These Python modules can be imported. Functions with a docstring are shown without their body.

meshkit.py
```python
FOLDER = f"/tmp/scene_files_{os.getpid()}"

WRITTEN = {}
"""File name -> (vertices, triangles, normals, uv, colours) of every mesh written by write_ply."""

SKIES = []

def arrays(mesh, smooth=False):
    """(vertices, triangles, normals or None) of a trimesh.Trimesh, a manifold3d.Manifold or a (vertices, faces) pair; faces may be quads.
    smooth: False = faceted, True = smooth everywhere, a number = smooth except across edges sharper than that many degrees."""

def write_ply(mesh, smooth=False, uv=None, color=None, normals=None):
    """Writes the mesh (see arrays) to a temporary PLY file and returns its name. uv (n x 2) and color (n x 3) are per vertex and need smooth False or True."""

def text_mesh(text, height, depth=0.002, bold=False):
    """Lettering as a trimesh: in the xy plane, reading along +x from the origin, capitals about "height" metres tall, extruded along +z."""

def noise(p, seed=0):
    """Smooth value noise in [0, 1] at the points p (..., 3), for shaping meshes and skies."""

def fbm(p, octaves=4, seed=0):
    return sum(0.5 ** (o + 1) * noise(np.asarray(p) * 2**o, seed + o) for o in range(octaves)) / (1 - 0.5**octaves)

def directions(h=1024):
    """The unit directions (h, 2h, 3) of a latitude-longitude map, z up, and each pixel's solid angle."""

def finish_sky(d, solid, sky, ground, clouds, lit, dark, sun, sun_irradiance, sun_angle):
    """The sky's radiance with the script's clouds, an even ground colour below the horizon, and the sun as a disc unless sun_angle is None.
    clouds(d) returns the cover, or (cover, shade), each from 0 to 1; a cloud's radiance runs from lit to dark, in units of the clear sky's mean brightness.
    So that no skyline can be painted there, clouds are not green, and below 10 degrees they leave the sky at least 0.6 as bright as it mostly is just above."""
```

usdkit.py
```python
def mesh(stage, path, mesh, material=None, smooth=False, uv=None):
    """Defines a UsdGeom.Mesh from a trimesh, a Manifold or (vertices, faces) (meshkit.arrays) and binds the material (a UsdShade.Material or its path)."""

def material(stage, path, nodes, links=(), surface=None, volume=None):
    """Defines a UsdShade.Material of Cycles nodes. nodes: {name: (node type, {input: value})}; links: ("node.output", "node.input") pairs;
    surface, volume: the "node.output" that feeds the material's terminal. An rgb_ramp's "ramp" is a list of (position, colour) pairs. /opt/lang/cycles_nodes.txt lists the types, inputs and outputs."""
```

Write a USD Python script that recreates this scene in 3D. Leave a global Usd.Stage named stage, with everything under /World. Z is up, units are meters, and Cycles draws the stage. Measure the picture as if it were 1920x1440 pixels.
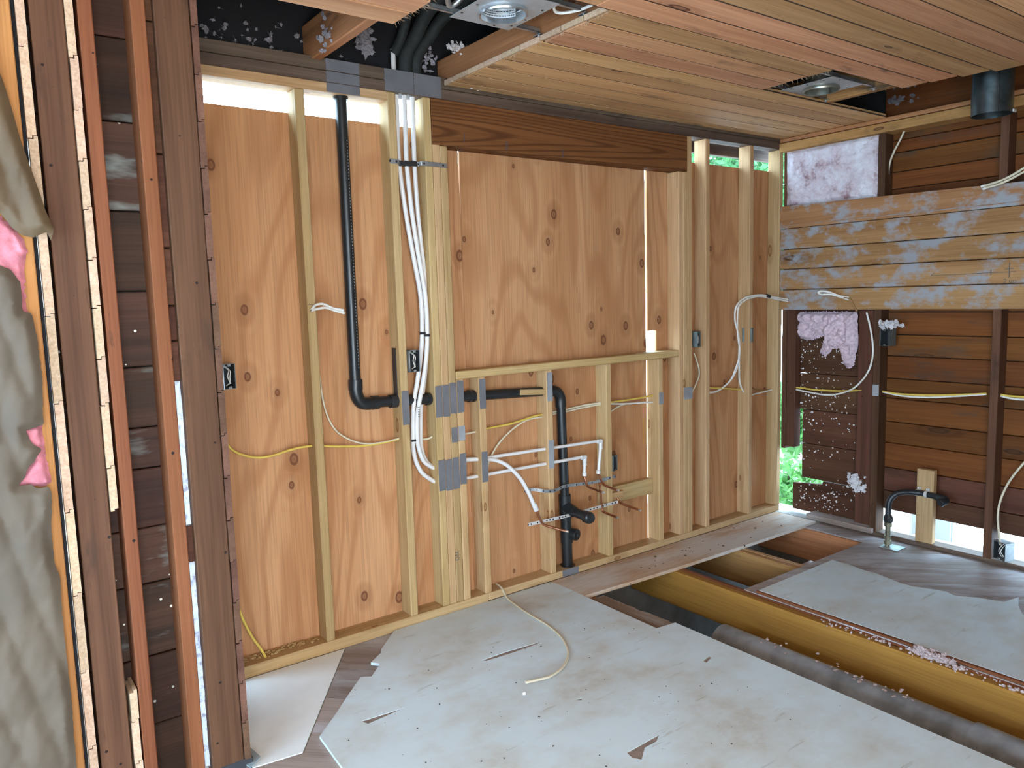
import math, random
import numpy as np, trimesh, usdkit, meshkit
from pxr import Usd, UsdGeom, UsdLux, UsdShade, Gf, Sdf, Vt
from shapely.geometry import Polygon, Point, box as sbox, LineString
from shapely.ops import unary_union
from scipy.spatial import Delaunay

stage = Usd.Stage.CreateInMemory()
UsdGeom.SetStageUpAxis(stage, 'Z'); UsdGeom.SetStageMetersPerUnit(stage, 1.0)
UsdGeom.Xform.Define(stage, '/World'); UsdGeom.Scope.Define(stage, '/World/Looks')

# ------------------------------------------------------------------ camera, sky, exposure
F_PX, YAW, PITCH, ROLL = 1431.998, 0.629631, -0.114232, -0.029127
CAM = np.array([0.0, -3.014346, 1.488274])
EXPOSURE = 0.62
SKY_COLOR, SKY_LEVEL = (0.52, 0.77, 1.0), 3.1
ADDED_LIGHT_COLOR, ADDED_LIGHT_LEVEL = (1.0, 0.80, 0.57), 4.8
_d = np.array([math.sin(YAW)*math.cos(PITCH), math.cos(YAW)*math.cos(PITCH), math.sin(PITCH)])
_r = np.array([math.cos(YAW), -math.sin(YAW), 0.0]); _u = np.cross(_r, _d)
_c, _s = math.cos(ROLL), math.sin(ROLL)
R_, U_, D_ = _c*_r+_s*_u, -_s*_r+_c*_u, _d
cam = UsdGeom.Camera.Define(stage, '/World/camera')
cam.CreateHorizontalApertureAttr(36.0); cam.CreateVerticalApertureAttr(27.0)
cam.CreateFocalLengthAttr(36.0*F_PX/1920); cam.CreateExposureAttr(EXPOSURE)
cam.CreateClippingRangeAttr(Gf.Vec2f(0.05, 500))
cam.AddTransformOp().Set(Gf.Matrix4d(*[float(v) for v in (*R_, 0, *U_, 0, *(-D_), 0, *CAM, 1)]))
sky = UsdLux.DomeLight.Define(stage, '/World/sky')
sky.CreateColorAttr(Gf.Vec3f(*SKY_COLOR)); sky.CreateIntensityAttr(SKY_LEVEL)

# warm area light added in the unseen doorway for the far wall's left-right falloff
added_light = UsdLux.RectLight.Define(stage, '/World/window_light')
added_light.CreateWidthAttr(1.5); added_light.CreateHeightAttr(2.0); added_light.CreateColorAttr(Gf.Vec3f(*ADDED_LIGHT_COLOR)); added_light.CreateIntensityAttr(ADDED_LIGHT_LEVEL)
added_light.AddTransformOp().Set(Gf.Matrix4d(1, 0, 0, 0, 0, 0, 1, 0, 0, -1, 0, 0, -0.10, -3.80, 1.12, 1))

# points of known surfaces, measured on the photograph and laid back on the plane they lie in
def ray(px, py): return D_ + R_*((px-960)/F_PX) + U_*((720-py)/F_PX)
def wx(px, py, x=4.37): q = ray(px, py); return CAM + q*((x-CAM[0])/q[0])
def wy(px, py, y=0.0): q = ray(px, py); return CAM + q*((y-CAM[1])/q[1])
def wz(px, py, z=0.0): q = ray(px, py); return CAM + q*((z-CAM[2])/q[2])

# ------------------------------------------------------------------ materials
MATS = {}
def mat(name, nodes, links, surface='p.BSDF'):
    if name not in MATS:
        MATS[name] = usdkit.material(stage, '/World/Looks/'+name, nodes, links, surface=surface)
    return MATS[name]
def plain(name, col, rough=0.5, metal=0.0, noise=0.0, nscale=20, bump=0.0, col2=None, **kw):
    if name in MATS: return MATS[name]
    n = {'p': ('principled_bsdf', {'base_color': col, 'roughness': rough, 'metallic': metal, **kw})}
    l = []
    if noise or bump or col2:
        n['g'] = ('geometry', {}); n['n'] = ('noise_texture', {'scale': nscale, 'detail': 3.0, 'roughness': 0.6})
        l += [('g.position', 'n.vector')]
        c2 = col2 or tuple(c*(1-noise) for c in col)
        n['r'] = ('rgb_ramp', {'ramp': [(0.35, c2), (0.62, col)]}); l += [('n.fac', 'r.fac'), ('r.color', 'p.base_color')]
        if bump:
            n['b'] = ('bump', {'strength': bump, 'distance': 0.004}); l += [('n.fac', 'b.height'), ('b.normal', 'p.normal')]
    return mat(name, n, l)

AX = {'x': 0, 'y': 1, 'z': 2}
def wood(name, axis, light, dark, grain=14.0, long=0.7, contrast=(0.32, 0.68), distort=0.0, knots=0.0, kscale=(3.2, 1.0), kcol=(0.10, 0.04, 0.015),
         contour=None, stain=None, stain_at=(0.5, 0.62), stain_scale=3.0, stain_long=0.45, rough=0.62, vary=0.22, spots=None, huev=0.02, turn=0.0):
    key = f'{name}_{axis}'
    if key in MATS: return MATS[key]
    a = AX[axis]
    sc = [grain]*3; sc[a] = long
    fs = [170.0]*3; fs[a] = 4.0
    n = {'g': ('geometry', {}), 'o': ('object_info', {}), 'mm': ('math', {'math_type': 'multiply', 'value2': 31.7}),
         'cx': ('combine_xyz', {}), 'va': ('vector_math', {'math_type': 'add'}),
         'm1': ('mapping', {'scale': tuple(sc)}), 'n1': ('noise_texture', {'scale': 1.0, 'detail': 3.0, 'roughness': 0.55, **({'distortion': distort} if distort else {})}),
         'r1': ('rgb_ramp', {'ramp': [(contrast[0], dark), (contrast[1], light)]}),
         'm2': ('mapping', {'scale': tuple(fs)}), 'n2': ('noise_texture', {'scale': 1.0, 'detail': 1.0}),
         'r2': ('rgb_ramp', {'ramp': [(0.25, (0.72,)*3), (0.6, (1.0,)*3)]}),
         'x1': ('mix_color', {'blend_type': 'multiply', 'fac': 0.8}),
         'hv': ('map_range', {'from_min': 0.0, 'from_max': 1.0, 'to_min': 1-vary, 'to_max': 1+vary*0.6}),
         'hh': ('map_range', {'from_min': 0.0, 'from_max': 1.0, 'to_min': 0.5-huev/2, 'to_max': 0.5+huev/2}),
         'wn': ('white_noise_texture', {'dimensions': '1D'}), 
         'h': ('hsv', {}),
         'p': ('principled_bsdf', {'roughness': rough, 'specular_ior_level': 0.12})}
    l = [('o.random', 'mm.value1'), ('mm.value', 'cx.x'), ('mm.value', 'cx.y'), ('mm.value', 'cx.z'), ('g.position', 'va.vector1'), ('cx.vector', 'va.vector2'),
         ('va.vector', 'm1.vector'), ('m1.vector', 'n1.vector'), ('n1.fac', 'r1.fac'), ('va.vector', 'm2.vector'), ('m2.vector', 'n2.vector'), ('n2.fac', 'r2.fac'),
         ('r1.color', 'x1.a'), ('r2.color', 'x1.b'), ('o.random', 'hv.value'), ('hv.result', 'h.value'), ('mm.value', 'wn.w'), ('wn.value', 'hh.value'), ('hh.result', 'h.hue')]
    if turn:
        n['vr'] = ('vector_rotate', {'rotate_type': 'z_axis', 'angle': turn})
        l = [x for x in l if x != ('g.position', 'va.vector1')]+[('g.position', 'vr.vector'), ('vr.vector', 'va.vector1')]
    cur = 'x1.result'
    if contour:
        cs = [contour[2]]*3; cs[a] = contour[3]
        n['mc'] = ('mapping', {'scale': tuple(cs)}); n['nc'] = ('noise_texture', {'scale': 1.0, 'detail': 1.6, 'roughness': 0.4}); n['c1'] = ('math', {'math_type': 'multiply', 'value2': contour[0]}); n['c2'] = ('math', {'math_type': 'sine'})
        n['c3'] = ('map_range', {'from_min': 0.15, 'from_max': 1.0, 'to_min': 0.0, 'to_max': contour[1], 'clamp': True}); n['xc'] = ('mix_color', {'blend_type': 'mix', 'b': contour[4]})
        l += [('va.vector', 'mc.vector'), ('mc.vector', 'nc.vector'), ('nc.fac', 'c1.value1'), ('c1.value', 'c2.value1'), ('c2.value', 'c3.value'), ('c3.result', 'xc.fac'), (cur, 'xc.a')]
        cur = 'xc.result'
    if knots:
        n['sx'] = ('separate_xyz', {}); n['s1'] = ('math', {'math_type': 'add'}); n['s2'] = ('math', {'math_type': 'multiply', 'value2': kscale[0]}); n['s3'] = ('math', {'math_type': 'multiply', 'value2': kscale[1]}); n['m3'] = ('combine_xyz', {})
        oth = [q for q in 'xyz' if q != axis]
        l += [('va.vector', 'sx.vector'), ('sx.'+oth[0], 's1.value1'), ('sx.'+oth[1], 's1.value2'), ('s1.value', 's2.value1'), ('sx.'+axis, 's3.value1'), ('s2.value', 'm3.x'), ('s3.value', 'm3.y')]
        n['vk'] = ('voronoi_texture', {'dimensions': '2D', 'scale': 1.0, 'randomness': 1.0}); n['rk'] = ('rgb_ramp', {'ramp': [(0.0, (0.75,)*3), (0.045, (0.65,)*3), (0.06, (1.0,)*3), (0.085, (0.95,)*3), (0.10, (0.3,)*3), (0.20, (0.12,)*3), (0.32, (0.0,)*3)]})
        n['sk'] = ('separate_color', {}); n['gk'] = ('math', {'math_type': 'greater_than', 'value2': 1-knots}); n['tk'] = ('math', {'math_type': 'multiply'})
        n['bk'] = ('rgb_to_bw', {}); n['kz'] = ('map_range', {'to_min': 0.35, 'to_max': 1.15}); n['kd'] = ('math', {'math_type': 'divide'})
        n['xk'] = ('mix_color', {'blend_type': 'mix', 'b': kcol})
        l += [('m3.vector', 'vk.vector'), ('sk.g', 'kz.value'), ('vk.distance', 'kd.value1'), ('kz.result', 'kd.value2'), ('kd.value', 'rk.fac'), ('vk.color', 'sk.color'), ('sk.r', 'gk.value1'), ('rk.color', 'bk.color'), ('bk.val', 'tk.value1'), ('gk.value', 'tk.value2'),
              ('tk.value', 'xk.fac'), (cur, 'xk.a')]
        # rings of grain swirl round the knots
        n['sw'] = ('math', {'math_type': 'multiply', 'value2': 2.2}); n['sa'] = ('math', {'math_type': 'add'}); n['wr'] = ('math', {'math_type': 'multiply', 'value2': 26.0}); n['ws'] = ('math', {'math_type': 'sine'})
        n['wf'] = ('rgb_ramp', {'ramp': [(0.05, (1.0,)*3), (0.42, (0.0,)*3)]}); n['wb'] = ('rgb_to_bw', {}); n['wm'] = ('math', {'math_type': 'multiply'}); n['wg'] = ('math', {'math_type': 'multiply', 'value2': 0.16})
        n['wa'] = ('math', {'math_type': 'multiply'}); n['n1a'] = ('math', {'math_type': 'add'})
        l += [('vk.distance', 'wr.value1'), ('wr.value', 'ws.value1'), ('vk.distance', 'wf.fac'), ('wf.color', 'wb.color'), ('wb.val', 'wm.value1'), ('ws.value', 'wm.value2'), ('wm.value', 'wg.value1'),
              ('wg.value', 'wa.value1'), ('gk.value', 'wa.value2'), ('wa.value', 'n1a.value1'), ('n1.fac', 'n1a.value2')]
        l = [x for x in l if x != ('n1.fac', 'r1.fac')] + [('n1a.value', 'r1.fac')]
        for k in ('sw', 'sa'): n.pop(k)
        cur = 'xk.result'
    if stain:
        st = [stain_scale*1.6]*3; st[a] = stain_scale*stain_long
        n['m4'] = ('mapping', {'scale': tuple(st), 'location': (3.1, 1.7, 5.3)}); n['n4'] = ('noise_texture', {'scale': 1.0, 'detail': 5.0, 'roughness': 0.68})
        n['r4'] = ('map_range', {'from_min': stain_at[0], 'from_max': stain_at[1], 'to_min': 0.0, 'to_max': 1.0, 'clamp': True})
        n['x4'] = ('mix_color', {'blend_type': 'mix', 'b': stain})
        l += [('va.vector', 'm4.vector'), ('m4.vector', 'n4.vector'), ('n4.fac', 'r4.value'), ('r4.result', 'x4.fac'), (cur, 'x4.a')]
        cur = 'x4.result'
    if spots:
        n['n5'] = ('voronoi_texture', {'scale': spots[1]}); n['r5'] = ('map_range', {'from_min': spots[2], 'from_max': spots[2]*1.3, 'to_min': 1.0, 'to_max': 0.0, 'clamp': True})
        n['x5'] = ('mix_color', {'blend_type': 'mix', 'b': spots[0]})
        l += [('g.position', 'n5.vector'), ('n5.distance', 'r5.value'), ('r5.result', 'x5.fac'), (cur, 'x5.a')]
        cur = 'x5.result'
    l += [(cur, 'h.color'), ('h.color', 'p.base_color')]
    return mat(key, n, l)

def spruce(a): return wood('spruce', a, (0.58, 0.385, 0.20), (0.46, 0.285, 0.13), grain=22, long=0.9, knots=0.16, kscale=(7.0, 2.6), kcol=(0.24, 0.11, 0.04), vary=0.14)
def plyw(a): return wood('fir_plywood', a, (0.585, 0.31, 0.155), (0.495, 0.238, 0.108), grain=5.0, long=0.5, contrast=(0.36, 0.62), distort=0.0, knots=0.36, kscale=(5.0, 3.4), kcol=(0.17, 0.065, 0.03), vary=0.05, huev=0.0, contour=(80.0, 0.55, 2.4, 0.5, (0.38, 0.165, 0.07)))
def fir(a): return wood('old_fir', a, (0.46, 0.225, 0.095), (0.34, 0.15, 0.058), grain=16, long=0.6, knots=0.10, kscale=(6.5, 1.8), kcol=(0.10, 0.04, 0.02), stain=(0.13, 0.075, 0.045), stain_at=(0.575, 0.70), stain_scale=4.5, vary=0.22, huev=0.025)
def ceiling_fir(a): return wood('ceiling_fir', a, (0.72, 0.41, 0.215), (0.54, 0.275, 0.13), grain=16, long=0.6, knots=0.10, kscale=(6.5, 1.8), kcol=(0.12, 0.05, 0.025), stain=(0.20, 0.11, 0.06), stain_at=(0.58, 0.72), stain_scale=4.5, vary=0.2, huev=0.025)
def sheath(a): return wood('sheathing_fir', a, (0.19, 0.066, 0.017), (0.115, 0.036, 0.010), grain=14, long=0.6, knots=0.2, kscale=(6.0, 1.5), kcol=(0.06, 0.025, 0.012), stain=(0.085, 0.048, 0.028), stain_at=(0.56, 0.70), stain_scale=4.0, vary=0.3, huev=0.010)
def sheath_dark(a): return wood('sheathing_brown', a, (0.125, 0.054, 0.03), (0.075, 0.03, 0.017), grain=14, long=0.6, stain=(0.05, 0.025, 0.014), stain_at=(0.56, 0.72), vary=0.2)
def red_stud(a): return wood('reddish_stud', a, (0.25, 0.09, 0.04), (0.17, 0.057, 0.024), grain=18, long=0.6, stain=(0.09, 0.04, 0.022), stain_at=(0.63, 0.72), stain_scale=7, vary=0.12, huev=0.006, spots=((0.02, 0.012, 0.01), 15.0, 0.058))
def brown_stud(a): return wood('brown_stud', a, (0.14, 0.062, 0.036), (0.08, 0.034, 0.02), grain=20, long=0.5, stain=(0.06, 0.03, 0.02), stain_at=(0.58, 0.72), stain_scale=6, vary=0.2, spots=((0.02, 0.012, 0.01), 15.0, 0.058))
def dark_plate(a): return wood('weathered_plate', a, (0.17, 0.115, 0.085), (0.085, 0.052, 0.038), grain=26, long=0.8, stain=(0.03, 0.02, 0.016), stain_at=(0.57, 0.7), vary=0.2)
def dark_board(a): return wood('dark_sheathing', a, (0.075, 0.036, 0.024), (0.036, 0.02, 0.015), grain=14, long=0.6, stain=(0.17, 0.18, 0.17), stain_at=(0.6, 0.72), stain_scale=3.5, vary=0.4, spots=((0.6, 0.58, 0.52), 17.0, 0.06))
def header_wood(a): return wood('header_fir', a, (0.21, 0.086, 0.03), (0.16, 0.063, 0.021), grain=14, long=0.42, vary=0.02, contour=(230.0, 0.75, 3.4, 0.22, (0.07, 0.026, 0.010)))
def joist_wood(a): return wood('yellow_joist', a, (0.43, 0.20, 0.05), (0.32, 0.135, 0.032), grain=12, long=0.6, knots=0.2, kscale=(7, 1.6), kcol=(0.12, 0.05, 0.02), vary=0.12)
def end_wood(a): return wood('cut_end_grain', a, (0.60, 0.42, 0.29), (0.50, 0.33, 0.215), grain=70, long=70, vary=0.16)
def mud_plank(a): return wood('plank_with_thinset', a, (0.42, 0.225, 0.10), (0.30, 0.145, 0.06), grain=14, long=0.6, knots=0.15, kscale=(6, 1.5), stain=(0.31, 0.31, 0.33), stain_at=(0.47, 0.60), stain_scale=5.0, stain_long=1.0, vary=0.12, huev=0.012)
def subfloor_wood(a): return wood('subfloor_plank', a, (0.38, 0.30, 0.26), (0.25, 0.175, 0.14), grain=10, long=0.8, stain=(0.46, 0.43, 0.43), stain_at=(0.46, 0.62), stain_scale=3.0, vary=0.2)

underlay = mat('white_underlayment', {
    'g': ('geometry', {}), 'm': ('mapping', {'scale': (1.0, 1.3, 1.0)}), 'n': ('noise_texture', {'scale': 2.2, 'detail': 6.0, 'roughness': 0.66}),
    'r': ('rgb_ramp', {'ramp': [(0.28, (0.44, 0.40, 0.34)), (0.42, (0.55, 0.58, 0.57)), (0.58, (0.60, 0.695, 0.745)), (1.0, (0.63, 0.74, 0.80))]}),
    'm2': ('mapping', {'scale': (2.0, 15.0, 1.0), 'rotation': (0, 0, 0.35)}), 'n2': ('noise_texture', {'scale': 1.4, 'detail': 4.0, 'roughness': 0.7}),
    'r2': ('rgb_ramp', {'ramp': [(0.27, (0.62, 0.55, 0.47)), (0.38, (1, 1, 1))]}), 'x': ('mix_color', {'blend_type': 'multiply', 'fac': 0.85}),
    'v': ('voronoi_texture', {'scale': 26.0}), 'r3': ('map_range', {'from_min': 0.04, 'from_max': 0.065, 'to_min': 1.0, 'to_max': 0.0, 'clamp': True}),
    'n3': ('noise_texture', {'scale': 3.0}), 'g3': ('math', {'math_type': 'greater_than', 'value2': 0.53}), 'm3': ('math', {'math_type': 'multiply'}),
    'x3': ('mix_color', {'b': (0.13, 0.09, 0.07)}),
    'b': ('bump', {'strength': 0.12, 'distance': 0.002}), 'p': ('principled_bsdf', {'roughness': 0.55, 'specular_ior_level': 0.35})},
    [('g.position', 'm.vector'), ('m.vector', 'n.vector'), ('n.fac', 'r.fac'), ('g.position', 'm2.vector'), ('m2.vector', 'n2.vector'), ('n2.fac', 'r2.fac'), ('r.color', 'x.a'), ('r2.color', 'x.b'),
     ('g.position', 'v.vector'), ('v.distance', 'r3.value'), ('g.position', 'n3.vector'), ('n3.fac', 'g3.value1'), ('r3.result', 'm3.value1'), ('g3.value', 'm3.value2'), ('m3.value', 'x3.fac'), ('x.result', 'x3.a'),
     ('x3.result', 'p.base_color'), ('n.fac', 'b.height'), ('b.normal', 'p.normal')])
torn = plain('torn_board_core', (0.27, 0.20, 0.17), 0.8, noise=0.3, nscale=30)
abs_black = plain('black_abs', (0.018, 0.020, 0.022), 0.32, noise=0.3, nscale=8)
foam_black = plain('black_foam', (0.022, 0.026, 0.026), 0.75, noise=0.4, nscale=40, bump=0.3)
pex = plain('white_pex', (0.74, 0.71, 0.70), 0.32, noise=0.06, nscale=9)
pexcap = plain('translucent_fitting', (0.66, 0.64, 0.63), 0.3)
copper = plain('copper', (0.62, 0.27, 0.15), 0.35, 1.0, noise=0.3, nscale=40)
solder = plain('solder_tip', (0.75, 0.66, 0.58), 0.35, 0.8)
galv = plain('galvanized_steel', (0.50, 0.52, 0.54), 0.38, 0.85, noise=0.3, nscale=14)
bright_galv = plain('bright_galvanized', (0.72, 0.76, 0.80), 0.24, 0.9, noise=0.18, nscale=10)
nailm = plain('grey_nail_plate', (0.19, 0.185, 0.20), 0.5, 0.25, noise=0.15, nscale=12)
nailm_light = plain('bright_nail_plate', (0.50, 0.52, 0.55), 0.45, 0.6, noise=0.12, nscale=20)
strapm = plain('strap_steel', (0.36, 0.37, 0.38), 0.45, 0.7, noise=0.2, nscale=40)
white_strap = plain('white_perforated_steel', (0.66, 0.64, 0.62), 0.5, 0.3)
boxm = plain('box_steel', (0.40, 0.42, 0.43), 0.45, 0.6, noise=0.25, nscale=18)
boxdark = plain('green_box_steel', (0.13, 0.15, 0.145), 0.45, 0.5, noise=0.25, nscale=18)
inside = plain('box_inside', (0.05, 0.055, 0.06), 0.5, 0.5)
yellow = plain('yellow_cable', (0.70, 0.50, 0.10), 0.42, noise=0.1, nscale=20)
cream = plain('cream_cable', (0.66, 0.58, 0.43), 0.45, noise=0.1, nscale=20)
whitec = plain('white_cable', (0.76, 0.73, 0.68), 0.42, noise=0.08, nscale=20)
blackt = plain('black_tape', (0.02, 0.02, 0.022), 0.5)
kraft = plain('kraft_paper', (0.115, 0.074, 0.037), 0.62, noise=0.25, nscale=5, bump=0.6)
kraft_grey = plain('grey_kraft_paper', (0.105, 0.077, 0.052), 0.66, noise=0.22, nscale=5, bump=0.6)
pink = plain('pink_fiberglass', (0.66, 0.22, 0.27), 0.95, noise=0.35, nscale=26, bump=1.0)
pale_pink = plain('pale_pink_fiberglass', (0.70, 0.53, 0.59), 0.95, noise=0.3, nscale=60, bump=1.0)
lilac = mat('lilac_insulation_face', {'g': ('geometry', {}), 'n': ('noise_texture', {'scale': 7.0, 'detail': 6.0, 'roughness': 0.65}), 'r': ('rgb_ramp', {'ramp': [(0.33, (0.30, 0.17, 0.19)), (0.42, (0.60, 0.50, 0.55)), (0.6, (0.74, 0.72, 0.78))]}), 'n2': ('noise_texture', {'scale': 30.0, 'detail': 6.0, 'distortion': 0.8}), 'b': ('bump', {'strength': 1.0, 'distance': 0.012}), 'p': ('principled_bsdf', {'roughness': 0.4})},
            [('g.position', 'n.vector'), ('n.fac', 'r.fac'), ('r.color', 'p.base_color'), ('g.position', 'n2.vector'), ('n2.fac', 'b.height'), ('b.normal', 'p.normal')])
fluff = plain('white_fluff', (0.74, 0.70, 0.72), 0.95, noise=0.15, nscale=60)
roofm = plain('dark_roof_deck', (0.012, 0.012, 0.016), 0.85, noise=0.6, nscale=4)
backing_dark = plain('dark_backing', (0.012, 0.012, 0.015), 0.95)
iron = plain('black_iron', (0.030, 0.033, 0.038), 0.38, 0.4, noise=0.3, nscale=30)
brass = plain('brass_steel', (0.35, 0.33, 0.24), 0.35, 0.8, noise=0.4, nscale=30)
greypipe = plain('grey_drain', (0.29, 0.31, 0.34), 0.33, noise=0.5, nscale=7, bump=0.3)
greyblue = plain('grey_blue_card', (0.28, 0.37, 0.42), 0.5)
dirt = plain('crawl_dirt', (0.026, 0.019, 0.015), 0.95, noise=0.5, nscale=6, bump=1.0)
outside_ground = plain('pale_gravel', (0.62, 0.60, 0.58), 0.9, noise=0.25, nscale=9, bump=0.6)
painted = plain('painted_board', (0.55, 0.54, 0.52), 0.6, noise=0.1)
paper_white = plain('sticker_paper', (0.62, 0.68, 0.74), 0.5)
ink = plain('ink', (0.05, 0.05, 0.06), 0.6)
pencil = plain('pencil', (0.10, 0.09, 0.08), 0.6)
bark = plain('bark', (0.12, 0.08, 0.05), 0.9, noise=0.4)
def leafmat(name, c):
    return mat(name, {'o': ('geometry', {}), 'r': ('rgb_ramp', {'ramp': [(0.0, tuple(x*0.6 for x in c)), (1.0, c)]}), 'd': ('principled_bsdf', {'roughness': 0.5}), 't': ('translucent_bsdf', {'color': tuple(min(1, x*1.3) for x in c)}), 'x': ('mix_closure', {'fac': 0.45})},
               [('o.random_per_island', 'r.fac'), ('r.color', 'd.base_color'), ('d.BSDF', 'x.closure1'), ('t.BSDF', 'x.closure2')], 'x.closure')
leaf_a, leaf_b = leafmat('tree_leaf', (0.10, 0.26, 0.09)), leafmat('shrub_leaf', (0.12, 0.28, 0.07))
wool = mat('backlit_insulation', {'n': ('noise_texture', {'scale': 45.0, 'detail': 4.0}), 'g': ('geometry', {}), 'r': ('rgb_ramp', {'ramp': [(0.30, (0.42, 0.37, 0.44)), (0.46, (0.82, 0.81, 0.86))]}), 'd': ('diffuse_bsdf', {}), 't': ('translucent_bsdf', {}), 'x': ('mix_closure', {'fac': 0.6})},
           [('g.position', 'n.vector'), ('n.fac', 'r.fac'), ('r.color', 'd.color'), ('r.color', 't.color'), ('d.BSDF', 'x.closure1'), ('t.BSDF', 'x.closure2')], 'x.closure')

# ------------------------------------------------------------------ mesh helpers
def cat(ms): return trimesh.util.concatenate([m for m in ms if m is not None])
def hull(p): return trimesh.convex.convex_hull(np.asarray(p, float))
def box(x0, x1, y0, y1, z0, z1, c=0.0025):
    lo, hi = np.minimum([x0, y0, z0], [x1, y1, z1]), np.maximum([x0, y0, z0], [x1, y1, z1])
    m, h = (lo+hi)/2, (hi-lo)/2; c = min(c, h.min()*0.45); p = []
    for s in np.ndindex(2, 2, 2):
        g = np.array(s)*2-1
        for k in range(3):
            q = h-c; q[k] = h[k]; p.append(m+g*q)
    return hull(p)
def tri(m): return m
def obox(p0, p1, w, t, up=(0, 0, 1), c=0.001):
    """a bar from p0 to p1, w wide, t thick"""
    p0, p1 = np.asarray(p0, float), np.asarray(p1, float); a = p1-p0; L = np.linalg.norm(a); a /= L
    s = np.cross(a, up); s /= np.linalg.norm(s); u = np.cross(s, a)
    m = box(-L/2, L/2, -w/2, w/2, -t/2, t/2, c); M = np.eye(4); M[:3, 0], M[:3, 1], M[:3, 2], M[:3, 3] = a, s, u, (p0+p1)/2
    m.apply_transform(M); return m
def spline(pts, n=8):
    p = np.asarray(pts, float)
    if len(p) < 3: return p
    q = np.vstack([2*p[0]-p[1], p, 2*p[-1]-p[-2]]); out = []
    for i in range(len(p)-1):
        a, b, c, d = q[i:i+4]
        for t in np.linspace(0, 1, n, endpoint=False):
            out.append(0.5*((2*b)+(-a+c)*t+(2*a-5*b+4*c-d)*t*t+(-a+3*b-3*c+d)*t**3))
    return np.array(out+[p[-1]])
def tube(pts, r, seg=10, smooth=8, flat=1.0):
    p = spline(pts, smooth) if smooth else np.asarray(pts, float)
    t = np.gradient(p, axis=0); t /= np.linalg.norm(t, axis=1, keepdims=True)+1e-12
    a = np.cross(t[0], [0.3, 0.2, 1.0]); a /= np.linalg.norm(a); A = []
    for i in range(len(p)):
        a = a-t[i]*(a@t[i]); a /= np.linalg.norm(a); A.append(a)
    A = np.array(A); B = np.cross(t, A); th = np.arange(seg)*2*np.pi/seg; rr = np.broadcast_to(r, (len(p),))
    v = p[:, None]+rr[:, None, None]*(np.cos(th)[None, :, None]*A[:, None]+flat*np.sin(th)[None, :, None]*B[:, None])
    n = len(p); f = []
    for i in range(n-1):
        for j in range(seg):
            k = (j+1) % seg; f += [[i*seg+j, i*seg+k, (i+1)*seg+k], [i*seg+j, (i+1)*seg+k, (i+1)*seg+j]]
    v = np.vstack([v.reshape(-1, 3), p[0], p[-1]]); e = n*seg
    for j in range(seg):
        k = (j+1) % seg; f += [[e, k, j], [e+1, (n-1)*seg+j, (n-1)*seg+k]]
    m = trimesh.Trimesh(v, f, process=False)
    return m
def rod(p0, p1, r, seg=20): return tube([p0, p1], r, seg, 0)
def lathe(prof, p0, axis, seg=28):
    """prof: (radius, height) pairs turned about axis through p0"""
    ax = np.asarray(axis, float); ax /= np.linalg.norm(ax); s = np.cross(ax, [0.21, 0.37, 0.9]); s /= np.linalg.norm(s); b = np.cross(ax, s)
    th = np.arange(seg)*2*np.pi/seg; v, f = [], []
    for r, h in prof: v += list(np.asarray(p0)+ax*h+r*(np.cos(th)[:, None]*s+np.sin(th)[:, None]*b))
    for i in range(len(prof)-1):
        for j in range(seg):
            k = (j+1) % seg; f += [[i*seg+j, i*seg+k, (i+1)*seg+k], [i*seg+j, (i+1)*seg+k, (i+1)*seg+j]]
    return trimesh.Trimesh(np.array(v), f, process=False)
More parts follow.
